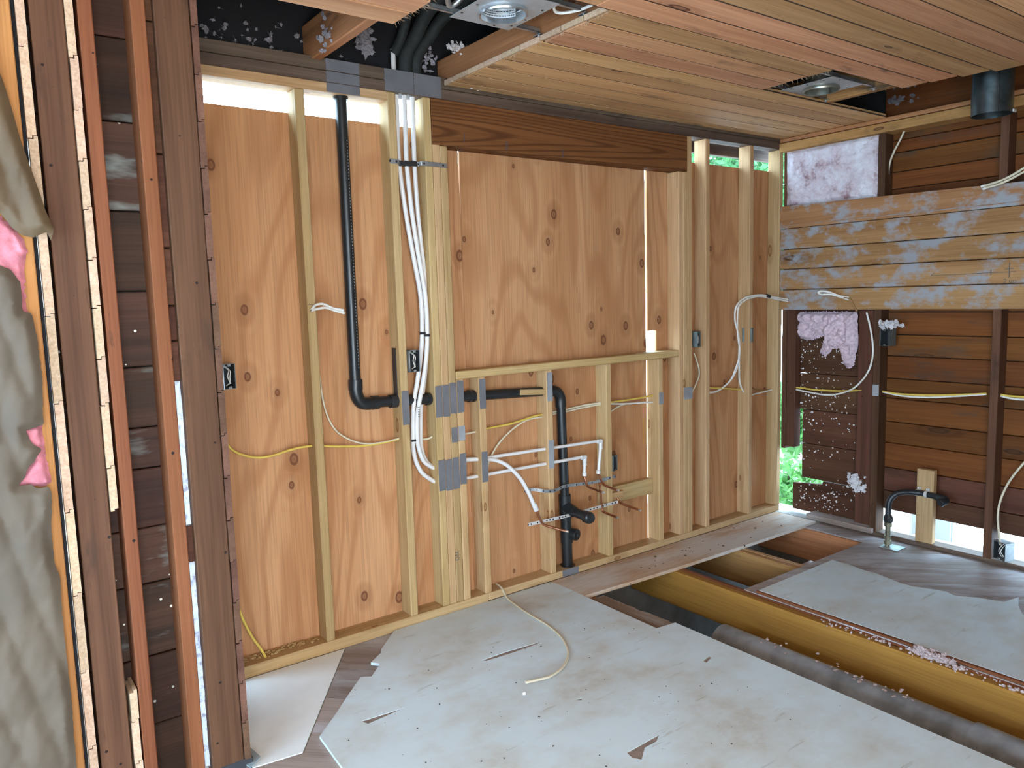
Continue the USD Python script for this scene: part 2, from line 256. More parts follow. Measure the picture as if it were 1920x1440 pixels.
def prism(poly, plane, lo, hi):
    """a flat outline (shapely polygon or points) in plane 'xy', 'xz' or 'yz', given thickness from lo to hi"""
    P = poly if hasattr(poly, 'geom_type') else Polygon(poly)
    P = P.buffer(0); gs = [g for g in getattr(P, 'geoms', [P]) if g.area > 1e-7]; out = []
    for g in gs:
        m = trimesh.creation.extrude_polygon(g, hi-lo, engine='earcut'); v = np.array(m.vertices)
        u, w, d = v[:, 0], v[:, 1], v[:, 2]+lo
        nv = {'xy': np.stack([u, w, d], 1), 'xz': np.stack([u, d, w], 1), 'yz': np.stack([d, u, w], 1)}[plane]
        fc = np.array(m.faces)
        if plane == 'xz': fc = fc[:, ::-1]
        out.append(trimesh.Trimesh(nv, fc, process=False))
    return cat(out)
def sheet(poly, place, res, rough=0.0):
    """fills an outline with a fine net of points and lays it out in space by place(u, v, d), d the distance to the outline"""
    P = Polygon(poly).buffer(0)
    if P.geom_type != 'Polygon': P = max(P.geoms, key=lambda g: g.area)
    e = P.exterior; n = max(12, int(e.length/res)); bd = np.array([e.interpolate(k/n, normalized=True).coords[0] for k in range(n)])+np.random.default_rng(2).uniform(-rough, rough, (n, 2))
    u0, v0, u1, v1 = P.bounds; rng = np.random.default_rng(5)
    U, V = np.meshgrid(np.arange(u0, u1, res), np.arange(v0, v1, res)); g = np.stack([U.ravel(), V.ravel()], 1)+rng.uniform(-.2, .2, (U.size, 2))*res
    inner = P.buffer(-res*0.5); g = np.array([q for q in g if inner.contains(Point(q))]).reshape(-1, 2)
    q = np.vstack([bd, g]); T = Delaunay(q).simplices; cen = q[T].mean(1); T = T[[P.contains(Point(c)) for c in cen]]
    dist = np.array([e.distance(Point(x)) for x in q])
    return trimesh.Trimesh(place(q[:, 0], q[:, 1], dist), T, process=False)
def sheet2(poly, front, back, res):
    a, b = sheet(poly, front, res), sheet(poly, back, res)
    b.faces = np.array(b.faces)[:, ::-1]
    return cat([a, b])
def crumbs(spots, seed, size=(0.004, 0.012), flat=1.0):
    rng = random.Random(seed); out = []
    for p in spots:
        m = trimesh.creation.icosphere(1, rng.uniform(*size)); v = np.array(m.vertices)
        v *= [rng.uniform(.6, 1.4), rng.uniform(.6, 1.4), flat*rng.uniform(.6, 1.4)]; v += (np.random.default_rng(rng.randrange(9**9)).random(v.shape)-.5)*0.35*size[1]
        m.vertices = v+np.asarray(p); out.append(m)
    return cat(out)

# ------------------------------------------------------------------ objects
USED = {}
def path_for(parent, name):
    base = f'{parent}/{name}'; k = USED.get(base, 0); USED[base] = k+1
    return base if k == 0 else f'{base}_{k:03d}'
def tagp(prim, label=None, cat_=None, group=None, kind=None):
    for k, v in (('label', label), ('category', cat_), ('group', group), ('kind', kind)):
        if v: prim.SetCustomDataByKey(k, v)
class Node:
    def __init__(s, path, base, prim): s.path, s.base, s.prim = path, np.asarray(base, float), prim
    def part(s, name, mesh, m, label=None, smooth=False, kind=None):
        v, f = np.array(mesh.vertices)-s.base, np.array(mesh.faces)
        p = path_for(s.path, name)
        g = usdkit.mesh(stage, p, trimesh.Trimesh(v, f, process=False), m, smooth)
        tagp(g.GetPrim(), label, kind=kind)
        return Node(p, s.base, g.GetPrim())
def thing(name, label, category, base=(0, 0, 0), group=None, kind=None):
    p = path_for('/World', name); x = UsdGeom.Xform.Define(stage, p); x.AddTranslateOp().Set(Gf.Vec3d(*map(float, base)))
    tagp(x.GetPrim(), label, category, group, kind); return Node(p, base, x.GetPrim())
def single(name, label, category, mesh, m, group=None, kind=None, smooth=False):
    p = path_for('/World', name); v = np.array(mesh.vertices); c = np.array([*(v[:, :2].min(0)+v[:, :2].max(0))/2, v[:, 2].min()])
    g = usdkit.mesh(stage, p, trimesh.Trimesh(v-c, np.array(mesh.faces), process=False), m, smooth); g.AddTranslateOp().Set(Gf.Vec3d(*c))
    tagp(g.GetPrim(), label, category, group, kind); return Node(p, c, g.GetPrim())
def cable(name, label, pts, r, m, category='cable', seg=8, flat=1.0, group=None):
    return single(name, label, category, tube(pts, r, seg, 8, flat), m, group, smooth=50)
rnd = random.Random(7)

# ================================================================== FAR WALL
D = 0.089
wb = thing('wall_back', 'far wall of new pale studs over plywood sheathing', 'wall', kind='structure')
sp_z, sp_x = spruce('z'), spruce('x')
def stud(x0, x1, z0, z1, m=None, y1=D, y0=0.0, label=None, c=0.004): return wb.part('stud', box(x0, x1, y0, y1, z0, z1, c), m or sp_z, label)
wb.part('bottom_plate', box(0.66, 2.015, 0, D, -0.012, 0.038), sp_x)
wb.part('bottom_plate', box(2.017, 4.40, 0, D, 0, 0.038), sp_x)
wb.part('top_plate', box(0.62, 4.47, 0.0, D, 2.370, 2.415), dark_plate('x'), 'old dark weathered top plate')
wb.part('top_plate', box(0.62, 4.47, 0.001, D, 2.417, 2.465), dark_plate('x'), 'old dark weathered top plate')
wb.part('top_plate', box(0.66, 1.584, 0, D, 2.332, 2.3695), sp_x, 'new pale top plate')
stud(0.780, 0.818, 0.038, 2.332)
stud(1.177, 1.2151, 0.038, 2.332)
stud(1.585, 1.6235, 0.038, 2.370)
stud(1.7585, 1.7965, 0.038, 2.370)
stud(1.7975, 1.8355, 0.038, 2.172); stud(1.8365, 1.8745, 0.038, 2.168)
stud(1.8765, 1.9145, 0.038, 1.110)
for x in (2.000, 2.4135, 2.826, 3.233): stud(x, x+0.0385, 0.038, 1.110)
stud(3.408, 3.446, 0.038, 2.168); stud(3.4475, 3.4845, 0.038, 2.168); stud(3.4865, 3.5245, 0.038, 2.370)
stud(3.645, 3.683, 0.038, 2.370); stud(4.0615, 4.0995, 0.038, 2.370); stud(4.366, 4.404, 0.038, 2.370)
wb.part('header', box(1.7985, 3.4855, 0.0, D, 2.170, 2.369), header_wood('x'))
wb.part('sill_board', box(1.8755, 3.407, -0.002, D, 1.110, 1.148, 0.004), sp_x)
wb.part('blocking', box(2.866, 3.232, 0.050, D, 0.315, 0.408), sp_x)
wb.part('blocking', box(2.866, 2.965, 0.02, 0.05, 0.325, 0.385), sp_x)
wb.part('staple_marks', cat([box(x, x+.003, -.0012, .001, z, z+.04, .0004) for x, z in ((2.20, 2.178), (2.208, 2.178), (2.547, 2.174), (2.556, 2.174), (1.965, 2.195))]), ink, kind='stuff')
PLY = plyw('z')
def panel(outline): wb.part('plywood_panel', prism(outline, 'xz', D+0.0005, D+0.0125), PLY)
panel([(0.655, -.012), (0.80, -.012), (0.80, 2.252), (0.655, 2.252)])
panel([(0.8015, -.012), (1.990, -.012), (1.990, 1.80), (1.984, 2.252), (0.8015, 2.252)])
panel([(1.9925, -.012), (3.228, -.012), (3.225, 2.250), (1.9945, 2.250), (1.9915, 1.80)])
panel([(3.2415, -.012), (4.46, -.012), (4.46, 2.246), (3.2425, 2.246), (3.2425, 1.268), (3.312, 1.268), (3.312, 1.149), (3.2415, 1.149)])
# old stud grain marks: splinters at the end stud of the pack, pencil letters
t = meshkit.text_mesh('DN', 0.022, 0.0006); v = np.array(t.vertices); q = np.stack([1.855-0.5*0+(-v[:, 1]), np.full(len(v), -0.0008)-v[:, 2]*0.3, 0.245+v[:, 0]], 1)
wb.part('pencil_mark', trimesh.Trimesh(q, t.faces, process=False), pencil, 'pencilled letters DN')
# nail plates: grey steel plates hammered on the stud faces, top and bottom with a toothed edge
def nail_plate(x0, x1, z0, z1, m=nailm, horiz=False, y=0.0):
    n = 7; rr = random.Random(int(x0*1e4+z0*1e3)); tt = 0.0045
    if horiz:
        zs = np.linspace(z0, z1, 2*n+1); pts = [(x0-(tt if k % 2 else 0)*rr.random(), z) for k, z in enumerate(zs)]+[(x1+(tt if k % 2 else 0)*rr.random(), z) for k, z in enumerate(zs[::-1])]
    else:
        xs = np.linspace(x0, x1, 2*n+1); pts = [(x, z0-(tt if k % 2 else 0)*rr.random()) for k, x in enumerate(xs)]+[(x, z1+(tt if k % 2 else 0)*rr.random()) for k, x in enumerate(xs[::-1])]
    wb.part('nail_plate', prism(pts, 'xz', y-0.0022, y-0.0003), m, 'bright nail plate' if m is nailm_light else 'grey nail plate')
def zz(px, py): return wy(px, py, 0)[2]
nail_plate(1.587, 1.622, zz(762, 796), zz(762, 733))
P4 = [(1.760, 1.7955), (1.799, 1.834), (1.838, 1.873), (1.878, 1.913)]
for (a, b), (px, t0, t1, l0, l1) in zip(P4, [(822, 724, 782, 864, 921), (836, 722, 781, 863, 920), (850, 718, 775, 859, 917), (864, 714, 773, 851, 908)]):
    nail_plate(a, b, zz(px, t1), zz(px, t0)); nail_plate(a, b, zz(px, l1), zz(px, l0))
nail_plate(1.838, 1.873, zz(852, 829), zz(852, 802)); nail_plate(1.878, 1.913, zz(867, 825), zz(867, 799), nailm_light)
nail_plate(2.002, 2.037, zz(905, 766), zz(905, 711)); nail_plate(2.002, 2.037, zz(910, 903), zz(910, 847))
nail_plate(2.4155, 2.450, zz(1027, 752), zz(1027, 699), nailm_light); nail_plate(2.4155, 2.450, zz(1031, 878), zz(1031, 826), nailm_light)
nail_plate(3.235, 3.270, zz(1236, 758), zz(1236, 736), nailm_light); nail_plate(3.449, 3.523, zz(1288, 748), zz(1288, 726), nailm_light)
for z0, z1 in ((2.333, 2.369), (2.372, 2.414), (2.418, 2.463)): nail_plate(1.313, 1.457, z0, z1, horiz=True)
nail_plate(1.575, 1.712, 2.372, 2.463, horiz=True); nail_plate(1.716, 1.852, 2.372, 2.463, horiz=True)
nail_plate(2.492, 2.602, 0.002, 0.038, horiz=True)
# exterior eave blocking seen through the gap over the right studs
wb.part('eave_board', box(3.62, 4.50, 0.16, 0.19, 2.325, 2.40), dark_plate('x'))

# ================================================================== RIGHT WALL
wr = thing('wall_right', 'right wall of old plank sheathing on dark studs with grey smeared boards', 'wall', kind='structure')
XR, XS = 4.37, 4.48
mp, sh, shd = mud_plank('y'), sheath('y'), sheath_dark('y')
rows = [(1.350, 1.477), (1.481, 1.607), (1.611, 1.733), (1.737, 1.866)]
for z0, z1 in rows: wr.part('finish_board', box(XR, XR+0.019, -6.0, -0.004, z0, z1, 0.004), mp)
wr.part('finish_board', prism([(-6.0, 1.869), (-0.004, 1.869), (-0.004, 2.010), (-1.30, 1.985), (-6.0, 1.94)], 'yz', XR, XR+0.019), mp)
wr.part('bead', box(XR-0.003, XR+0.001, -6.0, -0.004, 1.884, 1.888, 0.001), mp)
bs = brown_stud('z')
wr.part('corner_post', box(4.412, 4.48, -0.098, -0.034, 0.445, 2.36), bs, 'old corner post sawn off short')
wr.part('corner_post', box(4.408, 4.475, -0.0325, -0.002, 0.43, 2.36), bs)
wr.part('stud', box(4.42, 4.46, -0.628, -0.52, 0.03, 1.345), bs)
for y in (-0.632, -1.268, -1.93, -2.6, -3.25, -3.9, -4.55, -5.2): wr.part('stud', box(4.391, 4.48, y-0.041, y, 0.0, 2.36), bs)
fy = fir('y')
wr.part('top_plate', box(4.355, 4.48, -6.0, -0.0, 2.350, 2.402), fy)
wr.part('top_plate', box(4.362, 4.48, -6.0, -0.0, 2.407, 2.431), fy)
wr.part('rim_board', box(4.478, 4.50, -6.0, -0.62, 2.455, 2.70), sh)
wr.part('bottom_plate', box(4.39, 4.48, -6.0, -0.30, -0.012, 0.012), dark_plate('y'))
wr.part('bottom_plate', box(4.37, 4.47, -0.66, -0.22, 0.0, 0.032), subfloor_wood('y'))
zs = [0.139, 0.255, 0.398, 0.55, 0.679, 0.82, 0.939, 1.073, 1.199, 1.333, 1.46, 1.59, 1.72, 1.85, 1.945, 2.040, 2.136, 2.245, 2.314, 2.455]
for i, (a, b) in enumerate(zip(zs[:-1], zs[1:])):
    for (ya, yb) in ((-2.62, -0.60), (-6.0, -2.622)):
        dj = rnd.uniform(-.003, .003)
        low = b < 0.41
        wr.part('sheathing_board', box(XS+dj, XS+0.02+dj, ya, yb, a+0.002, b-0.002, 0.003), shd if low else sh)
o = wx(1745, 517, XR-0.0006)
wr.part('pencil_mark', cat([obox(wx(1745, 517, XR-.0006), wx(1905, 509, XR-.0006), .0008, .003, c=.0001), obox(wx(1893, 492, XR-.0006), wx(1892, 520, XR-.0006), .0008, .004, c=.0001), obox(wx(1884, 505, XR-.0006), wx(1900, 503, XR-.0006), .0008, .004, c=.0001), obox(wx(1745, 517, XR-.0006), wx(1752, 512, XR-.0006), .0008, .003, c=.0001), obox(wx(1858, 505, XR-.0006), wx(1858, 516, XR-.0006), .0008, .003, c=.0001)]), pencil, 'pencil line with a cross')
tm = meshkit.text_mesh('2 up', 0.022, 0.0005); tv = np.array(tm.vertices); o = wx(1880, 531, XR)
wr.part('pencil_mark', trimesh.Trimesh(np.stack([np.full(len(tv), XR-.0003)-tv[:, 2], o[1]-tv[:, 0], o[2]+tv[:, 1]], 1), tm.faces, process=False), pencil, 'pencilled note')
z1s = [0.012, 0.237, 0.470, 0.695, 0.934, 1.16, 1.39, 1.62, 1.85, 2.08, 2.31, 2.455]
for a, b in zip(z1s[:-1], z1s[1:]):
    left = -0.115 if 0.2 < a < 0.6 else -0.048
    if a < 0.1: pts = [(-0.62, a), (-0.05, a), (-0.05, 0.190), (-0.26, 0.212), (-0.27, b-0.003), (-0.62, b-0.002)]
    else: pts = [(-0.62, a+0.002), (left, a+0.002), (left, b-0.002), (-0.62, b-0.002)]
    wr.part('sheathing_board', prism(pts, 'yz', XS, XS+0.02), shd if a < 1.3 else sh)
wr.part('building_paper', box(4.506, 4.511, -6.0, -0.60, 0.150, 2.45, .0005), backing_dark, 'dark sheet added behind the boards to block light')  # sheets added to stop sky light leaking through the board joints
wr.part('building_paper', box(4.506, 4.511, -0.62, -0.125, 0.25, 2.45, .0005), backing_dark, 'dark sheet added behind the boards to block light')
# white splashes and clumps stuck on the boards of the corner bay
spots = []
rg = np.random.default_rng(3)
for k in range(330):
    zc = rg.choice([0.11, 0.12, 0.14, 0.42, 0.62, 0.75, 1.0, 0.85, 1.1]); yy = -0.08-rg.beta(1.1, 1.6)*0.44; z = zc+rg.normal(0, .06)
    if 0.02 < z < 1.2: spots.append((XS-0.001, yy, z))
for k in range(260): spots.append((XS-0.001, -0.052-abs(rg.normal(0, .022)), 0.70+rg.random()*0.48))
wr.part('splashes', crumbs(spots, 3, (0.0015, 0.0058)), fluff, kind='stuff')

# ================================================================== LEFT PARTITION
YP = -0.6
wl = thing('wall_left', 'stripped end of an old partition with red-brown studs and sawn board ends', 'wall', kind='structure')
rz, ez = red_stud('z'), end_wood('y')
K = 1.1696
def shiplap(x0, x1, z0, z1, flip=False, depth=0.35, d=0.0, gap=0.0016):
    m_ = (x0+x1)/2; lap = 0.0085; rr = random.Random(int(z0*9999)); e = rr.uniform(-.0015, .0015)
    pts = [(x0+e, z0+gap), (m_+e, z0+gap), (m_+e, z0+lap), (x1+e, z0+lap), (x1+e, z1+lap-gap), (m_+e+0.001, z1+lap-gap), (m_+e+0.001, z1-gap), (x0+e, z1-gap)]
    if flip: pts = [(x0+x1-a, b) for a, b in pts][::-1]
    return prism(pts, 'xz', YP+d+rr.uniform(-.004, .003), YP+depth)
j1 = [2.62, 2.40, 2.17, 1.938, 1.704, 1.470, 1.231, 0.925, 0.684, 0.454, 0.222, 0.0]
for b, a in zip(j1[:-1], j1[1:]): wl.part('board_end', shiplap(0.2078, 0.2290, a, b), ez, 'sawn board end')
j2 = [2.60, 2.46, 2.31, 2.16, 2.023, 1.889, 1.759, 1.621, 1.489, 1.346, 1.214, 1.033, 0.905]
for b, a in zip(j2[:-1], j2[1:]): wl.part('board_end', shiplap(0.3215, 0.3415, a, b), ez, 'sawn board end')
for b, a in ((0.355, 0.262), (0.262, 0.13), (0.13, 0.0)): wl.part('board_end', shiplap(0.3255, 0.3455, a, b), ez, 'sawn board end')
j3 = [2.565-0.1345*k for k in range(20)]
bw = wood('brown_board', 'y', (0.17, 0.085, 0.055), (0.105, 0.05, 0.032), vary=0.2)
for b, a in zip(j3[:-1], j3[1:]): wl.part('board_end', shiplap(0.6415, 0.6605, max(a, 0.0), b, depth=0.60), bw, 'old brown board end')
wl.part('stud', box(0.100, 0.1965, YP-0.002, YP+0.04, 0, 2.75), wood('orange_stud', 'z', (0.50, 0.23, 0.075), (0.36, 0.155, 0.05), grain=16, long=0.6, vary=0.02))
wl.part('stud', box(0.2385, 0.3185, YP+0.006, YP+0.05, 0, 2.75), bs)
wl.part('stud', box(0.3505, 0.3865, YP, YP+0.098, 0, 2.75), rz); wl.part('stud', box(0.4815, 0.5205, YP, YP+0.098, 0, 2.75), rz)
wl.part('stud', box(0.5425, 0.6395, YP, YP+0.09, 0, 2.75), bs, 'wide dark end stud')
jb = [2.75, 2.50, 2.26, 2.024, 1.77, 1.536, 1.31, 1.126, 1.0, 0.816, 0.64, 0.409, 0.185, -0.01]
for b, a in zip(jb[:-1], jb[1:]): wl.part('sheathing_board', box(0.235, 0.499, -0.505+rnd.uniform(-.003, .003), -0.48, a+0.002, b-0.002, 0.003), dark_board('x'))
for b, a in ((2.75, 2.30), (2.30, 1.93), (1.93, 1.66), (1.66, 1.49), (1.49, 1.385), (1.385, 1.262)): wl.part('sheathing_board', box(0.515, 0.57, -0.572, -0.55, a+0.002, b-0.002, 0.003), sheath_dark('x'))
wl.part('sheathing_board', box(0.515, 0.57, -0.572, -0.55, 0.70, 0.815, 0.003), sheath_dark('x'))
wl.part('building_paper', box(0.19, 0.502, -0.476, -0.472, 0, 2.9, .0005), backing_dark, 'dark sheet added behind the boards to block light'); wl.part('building_paper', box(0.512, 0.575, -0.546, -0.543, 1.262, 2.9, .0005), backing_dark, 'dark sheet added behind the boards to block light')  # dark sheets added so no sky shows between the partition boards
wl.part('building_paper', box(0.185, 0.2072, -0.578, -0.574, 0, 2.75, .0005), backing_dark, 'dark sheet added behind the boards to block light')  # dark strip painted in for the black shade of this gap
wl.part('gypsum_panel', box(-2.6, 0.10, YP+0.02, YP+0.035, 0, 2.75), kraft_grey)
wl.part('floor_strip', box(0.56, 0.668, YP-0.004, YP+0.06, -0.01, 0.022, 0.004), plain('black_rubber', (0.03, 0.032, 0.038), 0.5), 'black strip at the foot of the end stud')
def slit(seed, za, zb):
    q = [(0.522, za), (0.542, za), (0.545, zb), (0.519, zb)]
    return sheet(q, lambda u, v, d: np.stack([u, -0.575+0.02*meshkit.fbm(np.stack([u*60, v*22, u*0], 1), 4, seed), v], 1), 0.005)
ins = thing('slit_insulation', 'bluish white insulation glowing in the slit beside the wide end stud', 'insulation', (0.53, -0.57, 0.05))
ins.part('batt', slit(2, 0.818, 1.262), wool); ins.part('batt', slit(4, 0.02, 0.70), wool)

# kraft paper and pink batts hanging over the left stud
def on_left(pts, y): return [tuple(wy(px, py, y)[[0, 2]]) for px, py in pts]
def folds(y0, amp, seed, sx=9, sz=3):
    return lambda u, v, d: np.stack([u, y0-amp*np.clip(d/0.02, 0, 1)*(meshkit.fbm(np.stack([u*sx+v*1.5, v*sz, u*0+seed], 1), 4, seed)*1.3+0.9*np.abs(meshkit.fbm(np.stack([u*sx*2.2-v*4, v*sz*2.6, u*0+seed], 1), 3, seed+4)-0.5))-amp*0.4*np.abs(np.sin(u*38+v*9+seed)), v], 1)
up = thing('hanging_paper', 'loose tan kraft paper flap hanging at the top left over the studs', 'paper', (0.17, YP-0.03, 1.66))
up.part('paper_sheet', sheet(on_left([(-60, 60), (0, 138), (10, 165), (22, 205), (38, 262), (55, 310), (74, 362), (86, 398), (101, 430), (95, 452), (87, 436), (80, 438), (62, 446), (40, 441), (22, 428), (10, 412), (0, 400), (-60, 380)], YP-0.035), folds(YP-0.035, 0.022, 3), 0.008), kraft, smooth=True)
lo = thing('torn_paper_facing', 'torn tan paper facing of the insulation down the left edge', 'paper', (0.12, YP-0.03, 0.2))
lo.part('paper_sheet', sheet(on_left([(-60, 490), (0, 498), (20, 506), (38, 530), (42, 585), (60, 588), (70, 640), (78, 700), (80, 780), (82, 795), (68, 800), (48, 806), (58, 830), (78, 842), (62, 866), (50, 880), (47, 895), (36, 908), (16, 928), (30, 911), (58, 908), (70, 915), (92, 911), (97, 930), (96, 990), (102, 1055), (112, 1080), (116, 1150), (124, 1230), (133, 1300), (138, 1380), (146, 1470), (-60, 1470)], YP-0.03), folds(YP-0.03, 0.020, 8, 7, 2.5), 0.008, 0.0012), kraft_grey, smooth=True)
pb = thing('pink_insulation', 'pink fiberglass batt showing through the torn paper at the left edge', 'insulation', (0.12, YP-0.02, 0.9))
pk = lambda s: (lambda u, v, d: np.stack([u, YP-0.006-0.02*np.clip(d/0.012, 0, 1)*(0.4+meshkit.fbm(np.stack([u*40, v*40, u*0], 1), 4, s)), v], 1))
pb.part('batt', sheet(on_left([(-40, 400), (0, 405), (22, 425), (40, 445), (52, 470), (45, 500), (48, 560), (52, 590), (40, 600), (-40, 560)], YP-0.01), pk(1), 0.006, 0.003), pink, smooth=True)
pb.part('batt', sheet(on_left([(40, 800), (62, 795), (78, 797), (83, 830), (86, 860), (92, 880), (98, 905), (80, 912), (50, 910), (20, 922), (36, 898), (48, 880), (60, 862), (40, 840)], YP-0.01), pk(2), 0.006, 0.003), pink, smooth=True)

# ================================================================== FLOOR
fl = thing('floor', 'old diagonal plank subfloor with white underlayment sheets, half torn up', 'floor', kind='structure')
left_piece = Polygon([(0.662, -0.004), (1.252, -0.004), (0.822, -0.632), (0.662, -0.612)])
bays = unary_union([sbox(2.515, -7, 3.105, 0.0), sbox(3.0, -0.69, 4.235, 0.0)])
shape = sbox(-2.6, -5.95, 4.40, 0.088).difference(bays).difference(sbox(2.42, -0.29, 4.40, 0.1)).difference(left_piece.buffer(0.0035))
sub = wood('diagonal_subfloor', 'x', (0.40, 0.335, 0.31), (0.27, 0.205, 0.18), grain=10, long=0.8, stain=(0.46, 0.44, 0.46), stain_at=(0.46, 0.62), stain_scale=3.0, vary=0.22, huev=0.006, turn=0.785)
w_ = 0.229*math.sqrt(2)
lob = random.Random(4)
for k in range(-38, 6):
    c = 3.275+w_*k
    band = Polygon([(-10, c+10), (20, c-20), (20, c+w_-20), (-10, c+w_+10)])
    piece = shape.intersection(band.buffer(-0.0016))
    if piece.is_empty: continue
    z = -0.0125+lob.uniform(-.0012, .0)
    for g in getattr(piece, 'geoms', [piece]):
        if g.area > 1e-4: fl.part('plank', prism(g, 'xy', z-0.019, z), sub)
jag = lambda a, b, n, s, amp: [tuple(np.array(a)+(np.array(b)-np.array(a))*t+np.random.default_rng(s+i).uniform(-amp, amp, 2)) for i, t in enumerate(np.linspace(0, 1, n))]
main = Polygon([(1.493, -0.004), (2.40, -0.004), (2.414, -0.03), (2.414, -0.742), (2.521, -0.755), (2.521, -5.95), (-2.5, -5.95), (-2.5, -1.75), (0.86, -1.75), (0.885, -0.817)]
               + jag((0.895, -0.594), (1.19, -0.305), 4, 9, .003) + [(1.225, -0.325), (1.30, -0.25), (1.275, -0.215), (1.345, -0.165)] + jag((1.36, -0.135), (1.493, -0.004), 3, 4, .003))
tears = [Polygon([tuple(wz(*p)[:2]) for p in q]) for q in (
    [(1175, 1411), (1190, 1403), (1216, 1388), (1236, 1377), (1231, 1390), (1209, 1402), (1203, 1424), (1185, 1420)],
    [(1318, 1240), (1330, 1230), (1334, 1233), (1325, 1242)],
    [(903, 1238), (948, 1222), (1010, 1204), (1008, 1207), (960, 1224), (912, 1239)],
    [(1075, 1313), (1092, 1309), (1090, 1313)], [(678, 1352), (760, 1326), (720, 1344), (690, 1357)])]
main = main.difference(unary_union(tears))
for q in tears: fl.part('torn_patch', prism(q.buffer(0.0004), 'xy', -0.0118, -0.0022), torn, 'torn brown patch in the white sheet')
fl.part('underlayment_sheet', prism(main, 'xy', -0.0118, 0.0), underlay)
fl.part('underlayment_sheet', prism(left_piece, 'xy', -0.031, -0.0112), plain('clean_white_board', (0.82, 0.87, 0.89), 0.5, noise=0.08, nscale=4))
s2 = Polygon([(3.122, -0.765), (3.785, -0.758)] + jag((3.79, -0.86), (3.73, -1.16), 5, 2, .012) + jag((3.74, -1.24), (3.81, -1.50), 6, 8, .02) + [(3.86, -1.58), (3.97, -1.60), (3.86, -1.64), (3.77, -1.69)] + jag((3.78, -1.8), (3.8, -5.9), 12, 3, .02) + [(3.122, -5.95)])
fl.part('underlayment_sheet', prism(s2, 'xy', -0.0118, 0.0), underlay)
pk_x = wood('wall_floor_plank', 'x', (0.60, 0.41, 0.26), (0.46, 0.295, 0.17), grain=10, long=0.5, contrast=(0.3, 0.7), stain=(0.60, 0.53, 0.47), stain_at=(0.5, 0.64), stain_scale=1.6, vary=0.02, spots=((0.10, 0.05, 0.03), 7.0, 0.05))
fl.part('loose_plank', prism(Polygon([(2.410, -0.002), (4.36, -0.002), (4.355, -0.302), (3.6, -0.296), (3.02, -0.284), (2.412, -0.256)]), 'xy', -0.019, -0.0005), pk_x)
jy = joist_wood('y')
def joist(x0, x1, z0=-0.215, z1=-0.0205, m=None, ya=-5.9, yb=0.05): fl.part('joist', box(x0, x1, ya, yb, z0, z1, 0.005), m or jy)
joist(2.44, 2.49, m=fir('y')); joist(3.045, 3.092); joist(3.0935, 3.1215, -0.12, -0.018, red_stud('y')); joist(3.572, 3.615, m=fir('y'), ya=-2); joist(3.6165, 3.655, -0.10, -0.0205, spruce('y'), -2); joist(4.215, 4.262, m=fir('y'), ya=-2); joist(4.30, 4.345, -0.1, -0.03, spruce('y'), -0.72, -0.25)
rag = thing('subfloor_edge', 'ragged brown subfloor edge strip beside the open floor channel', 'plank', (2.46, -0.5, -0.02))
rag.part('strip', prism(Polygon([(2.416, -0.29), (2.51, -0.30)]+jag((2.505, -0.36), (2.53, -0.72), 14, 5, .008)+[(2.53, -0.755), (2.416, -0.742)]), 'xy', -0.0125, -0.0119), wood('strip_wood', 'y', (0.25, 0.175, 0.12), (0.15, 0.10, 0.07), stain=(0.30, 0.26, 0.23), stain_at=(0.5, 0.65), stain_scale=6, vary=0.02))

fl.part('ledger_strip', box(3.1055, 3.1212, -5.9, -0.76, -0.0117, -0.0008, .001), red_stud('y'), 'reddish strip along the sheet edge')
gr = single('ground', 'dark dirt under the floor', 'ground', box(-3, 4.6, -6.5, 0.3, -0.95, -0.75), dirt, kind='structure')
fnd = thing('foundation', 'rough concrete foundation under the floor edges', 'foundation', kind='structure')
conc = plain('old_concrete', (0.30, 0.28, 0.26), 0.9, noise=0.3, nscale=8, bump=0.5)
for q in ((-2.75, 4.6, 0.092, 0.26, -0.9, -0.013), (-2.75, -2.6, -6.1, 0.1, -0.9, -0.013), (-2.75, 4.6, -6.12, -5.97, -0.9, -0.013), (4.40, 4.60, -6.0, -0.80, -0.9, -0.013), (4.40, 4.60, -0.28, 0.1, -0.9, -0.013), (4.40, 4.60, -0.81, -0.27, -0.9, -0.42)): fnd.part('concrete_wall', box(*q), conc)
single('terrain', 'pale gravel ground outside the house', 'ground', cat([box(4.62, 30, -12, 30, -0.85, -0.62), box(-14, 4.62, 0.32, 30, -0.85, -0.62), box(-14, -3.02, -14, 0.32, -0.85, -0.62), box(-3.02, 4.62, -14, -6.52, -0.85, -0.62)]), outside_ground, kind='structure')

# ================================================================== CEILING
ce = thing('ceiling', 'low ceiling of old orange fir boards with two holes cut for lights', 'ceiling', kind='structure')
ZC, TH = 2.432, 0.019
edges = [0.0, -0.070]+[-0.070-0.1235*k for k in range(1, 48)]
fx = ceiling_fir('x')
cr = random.Random(11)
def cboard(x0, x1, ya, yb, m=fx):
    ce.part('plank', box(x0, x1, yb+0.0036, ya-0.0036, ZC+cr.uniform(-.001, .001), ZC+TH, 0.0012), m)
def crow(x0, x1, ya, yb):
    L = x1-x0
    if L > 2.6:
        s = x0+L*cr.uniform(0.35, 0.75); cboard(x0, s-0.0008, ya, yb); cboard(s+0.0008, x1, ya, yb)
    else: cboard(x0, x1, ya, yb)
for ya, yb in zip(edges[:-1], edges[1:]):
    m_ = (ya+yb)/2
    if m_ > -0.69: crow(1.882+cr.uniform(-.004, .004), 4.366, ya, yb)
    elif m_ > -1.06: crow(1.886+cr.uniform(-.004, .004), 3.212+cr.uniform(-.008, .008), ya, yb)
    else: crow(-2.55, 3.785+min(0.14, (-m_-1.07)*0.27)+cr.uniform(-.008, .008), ya, yb)
    if -1.06 < m_ < -0.56: crow(-2.55, 1.33+cr.uniform(-.010, .008), ya, yb)
jt = []
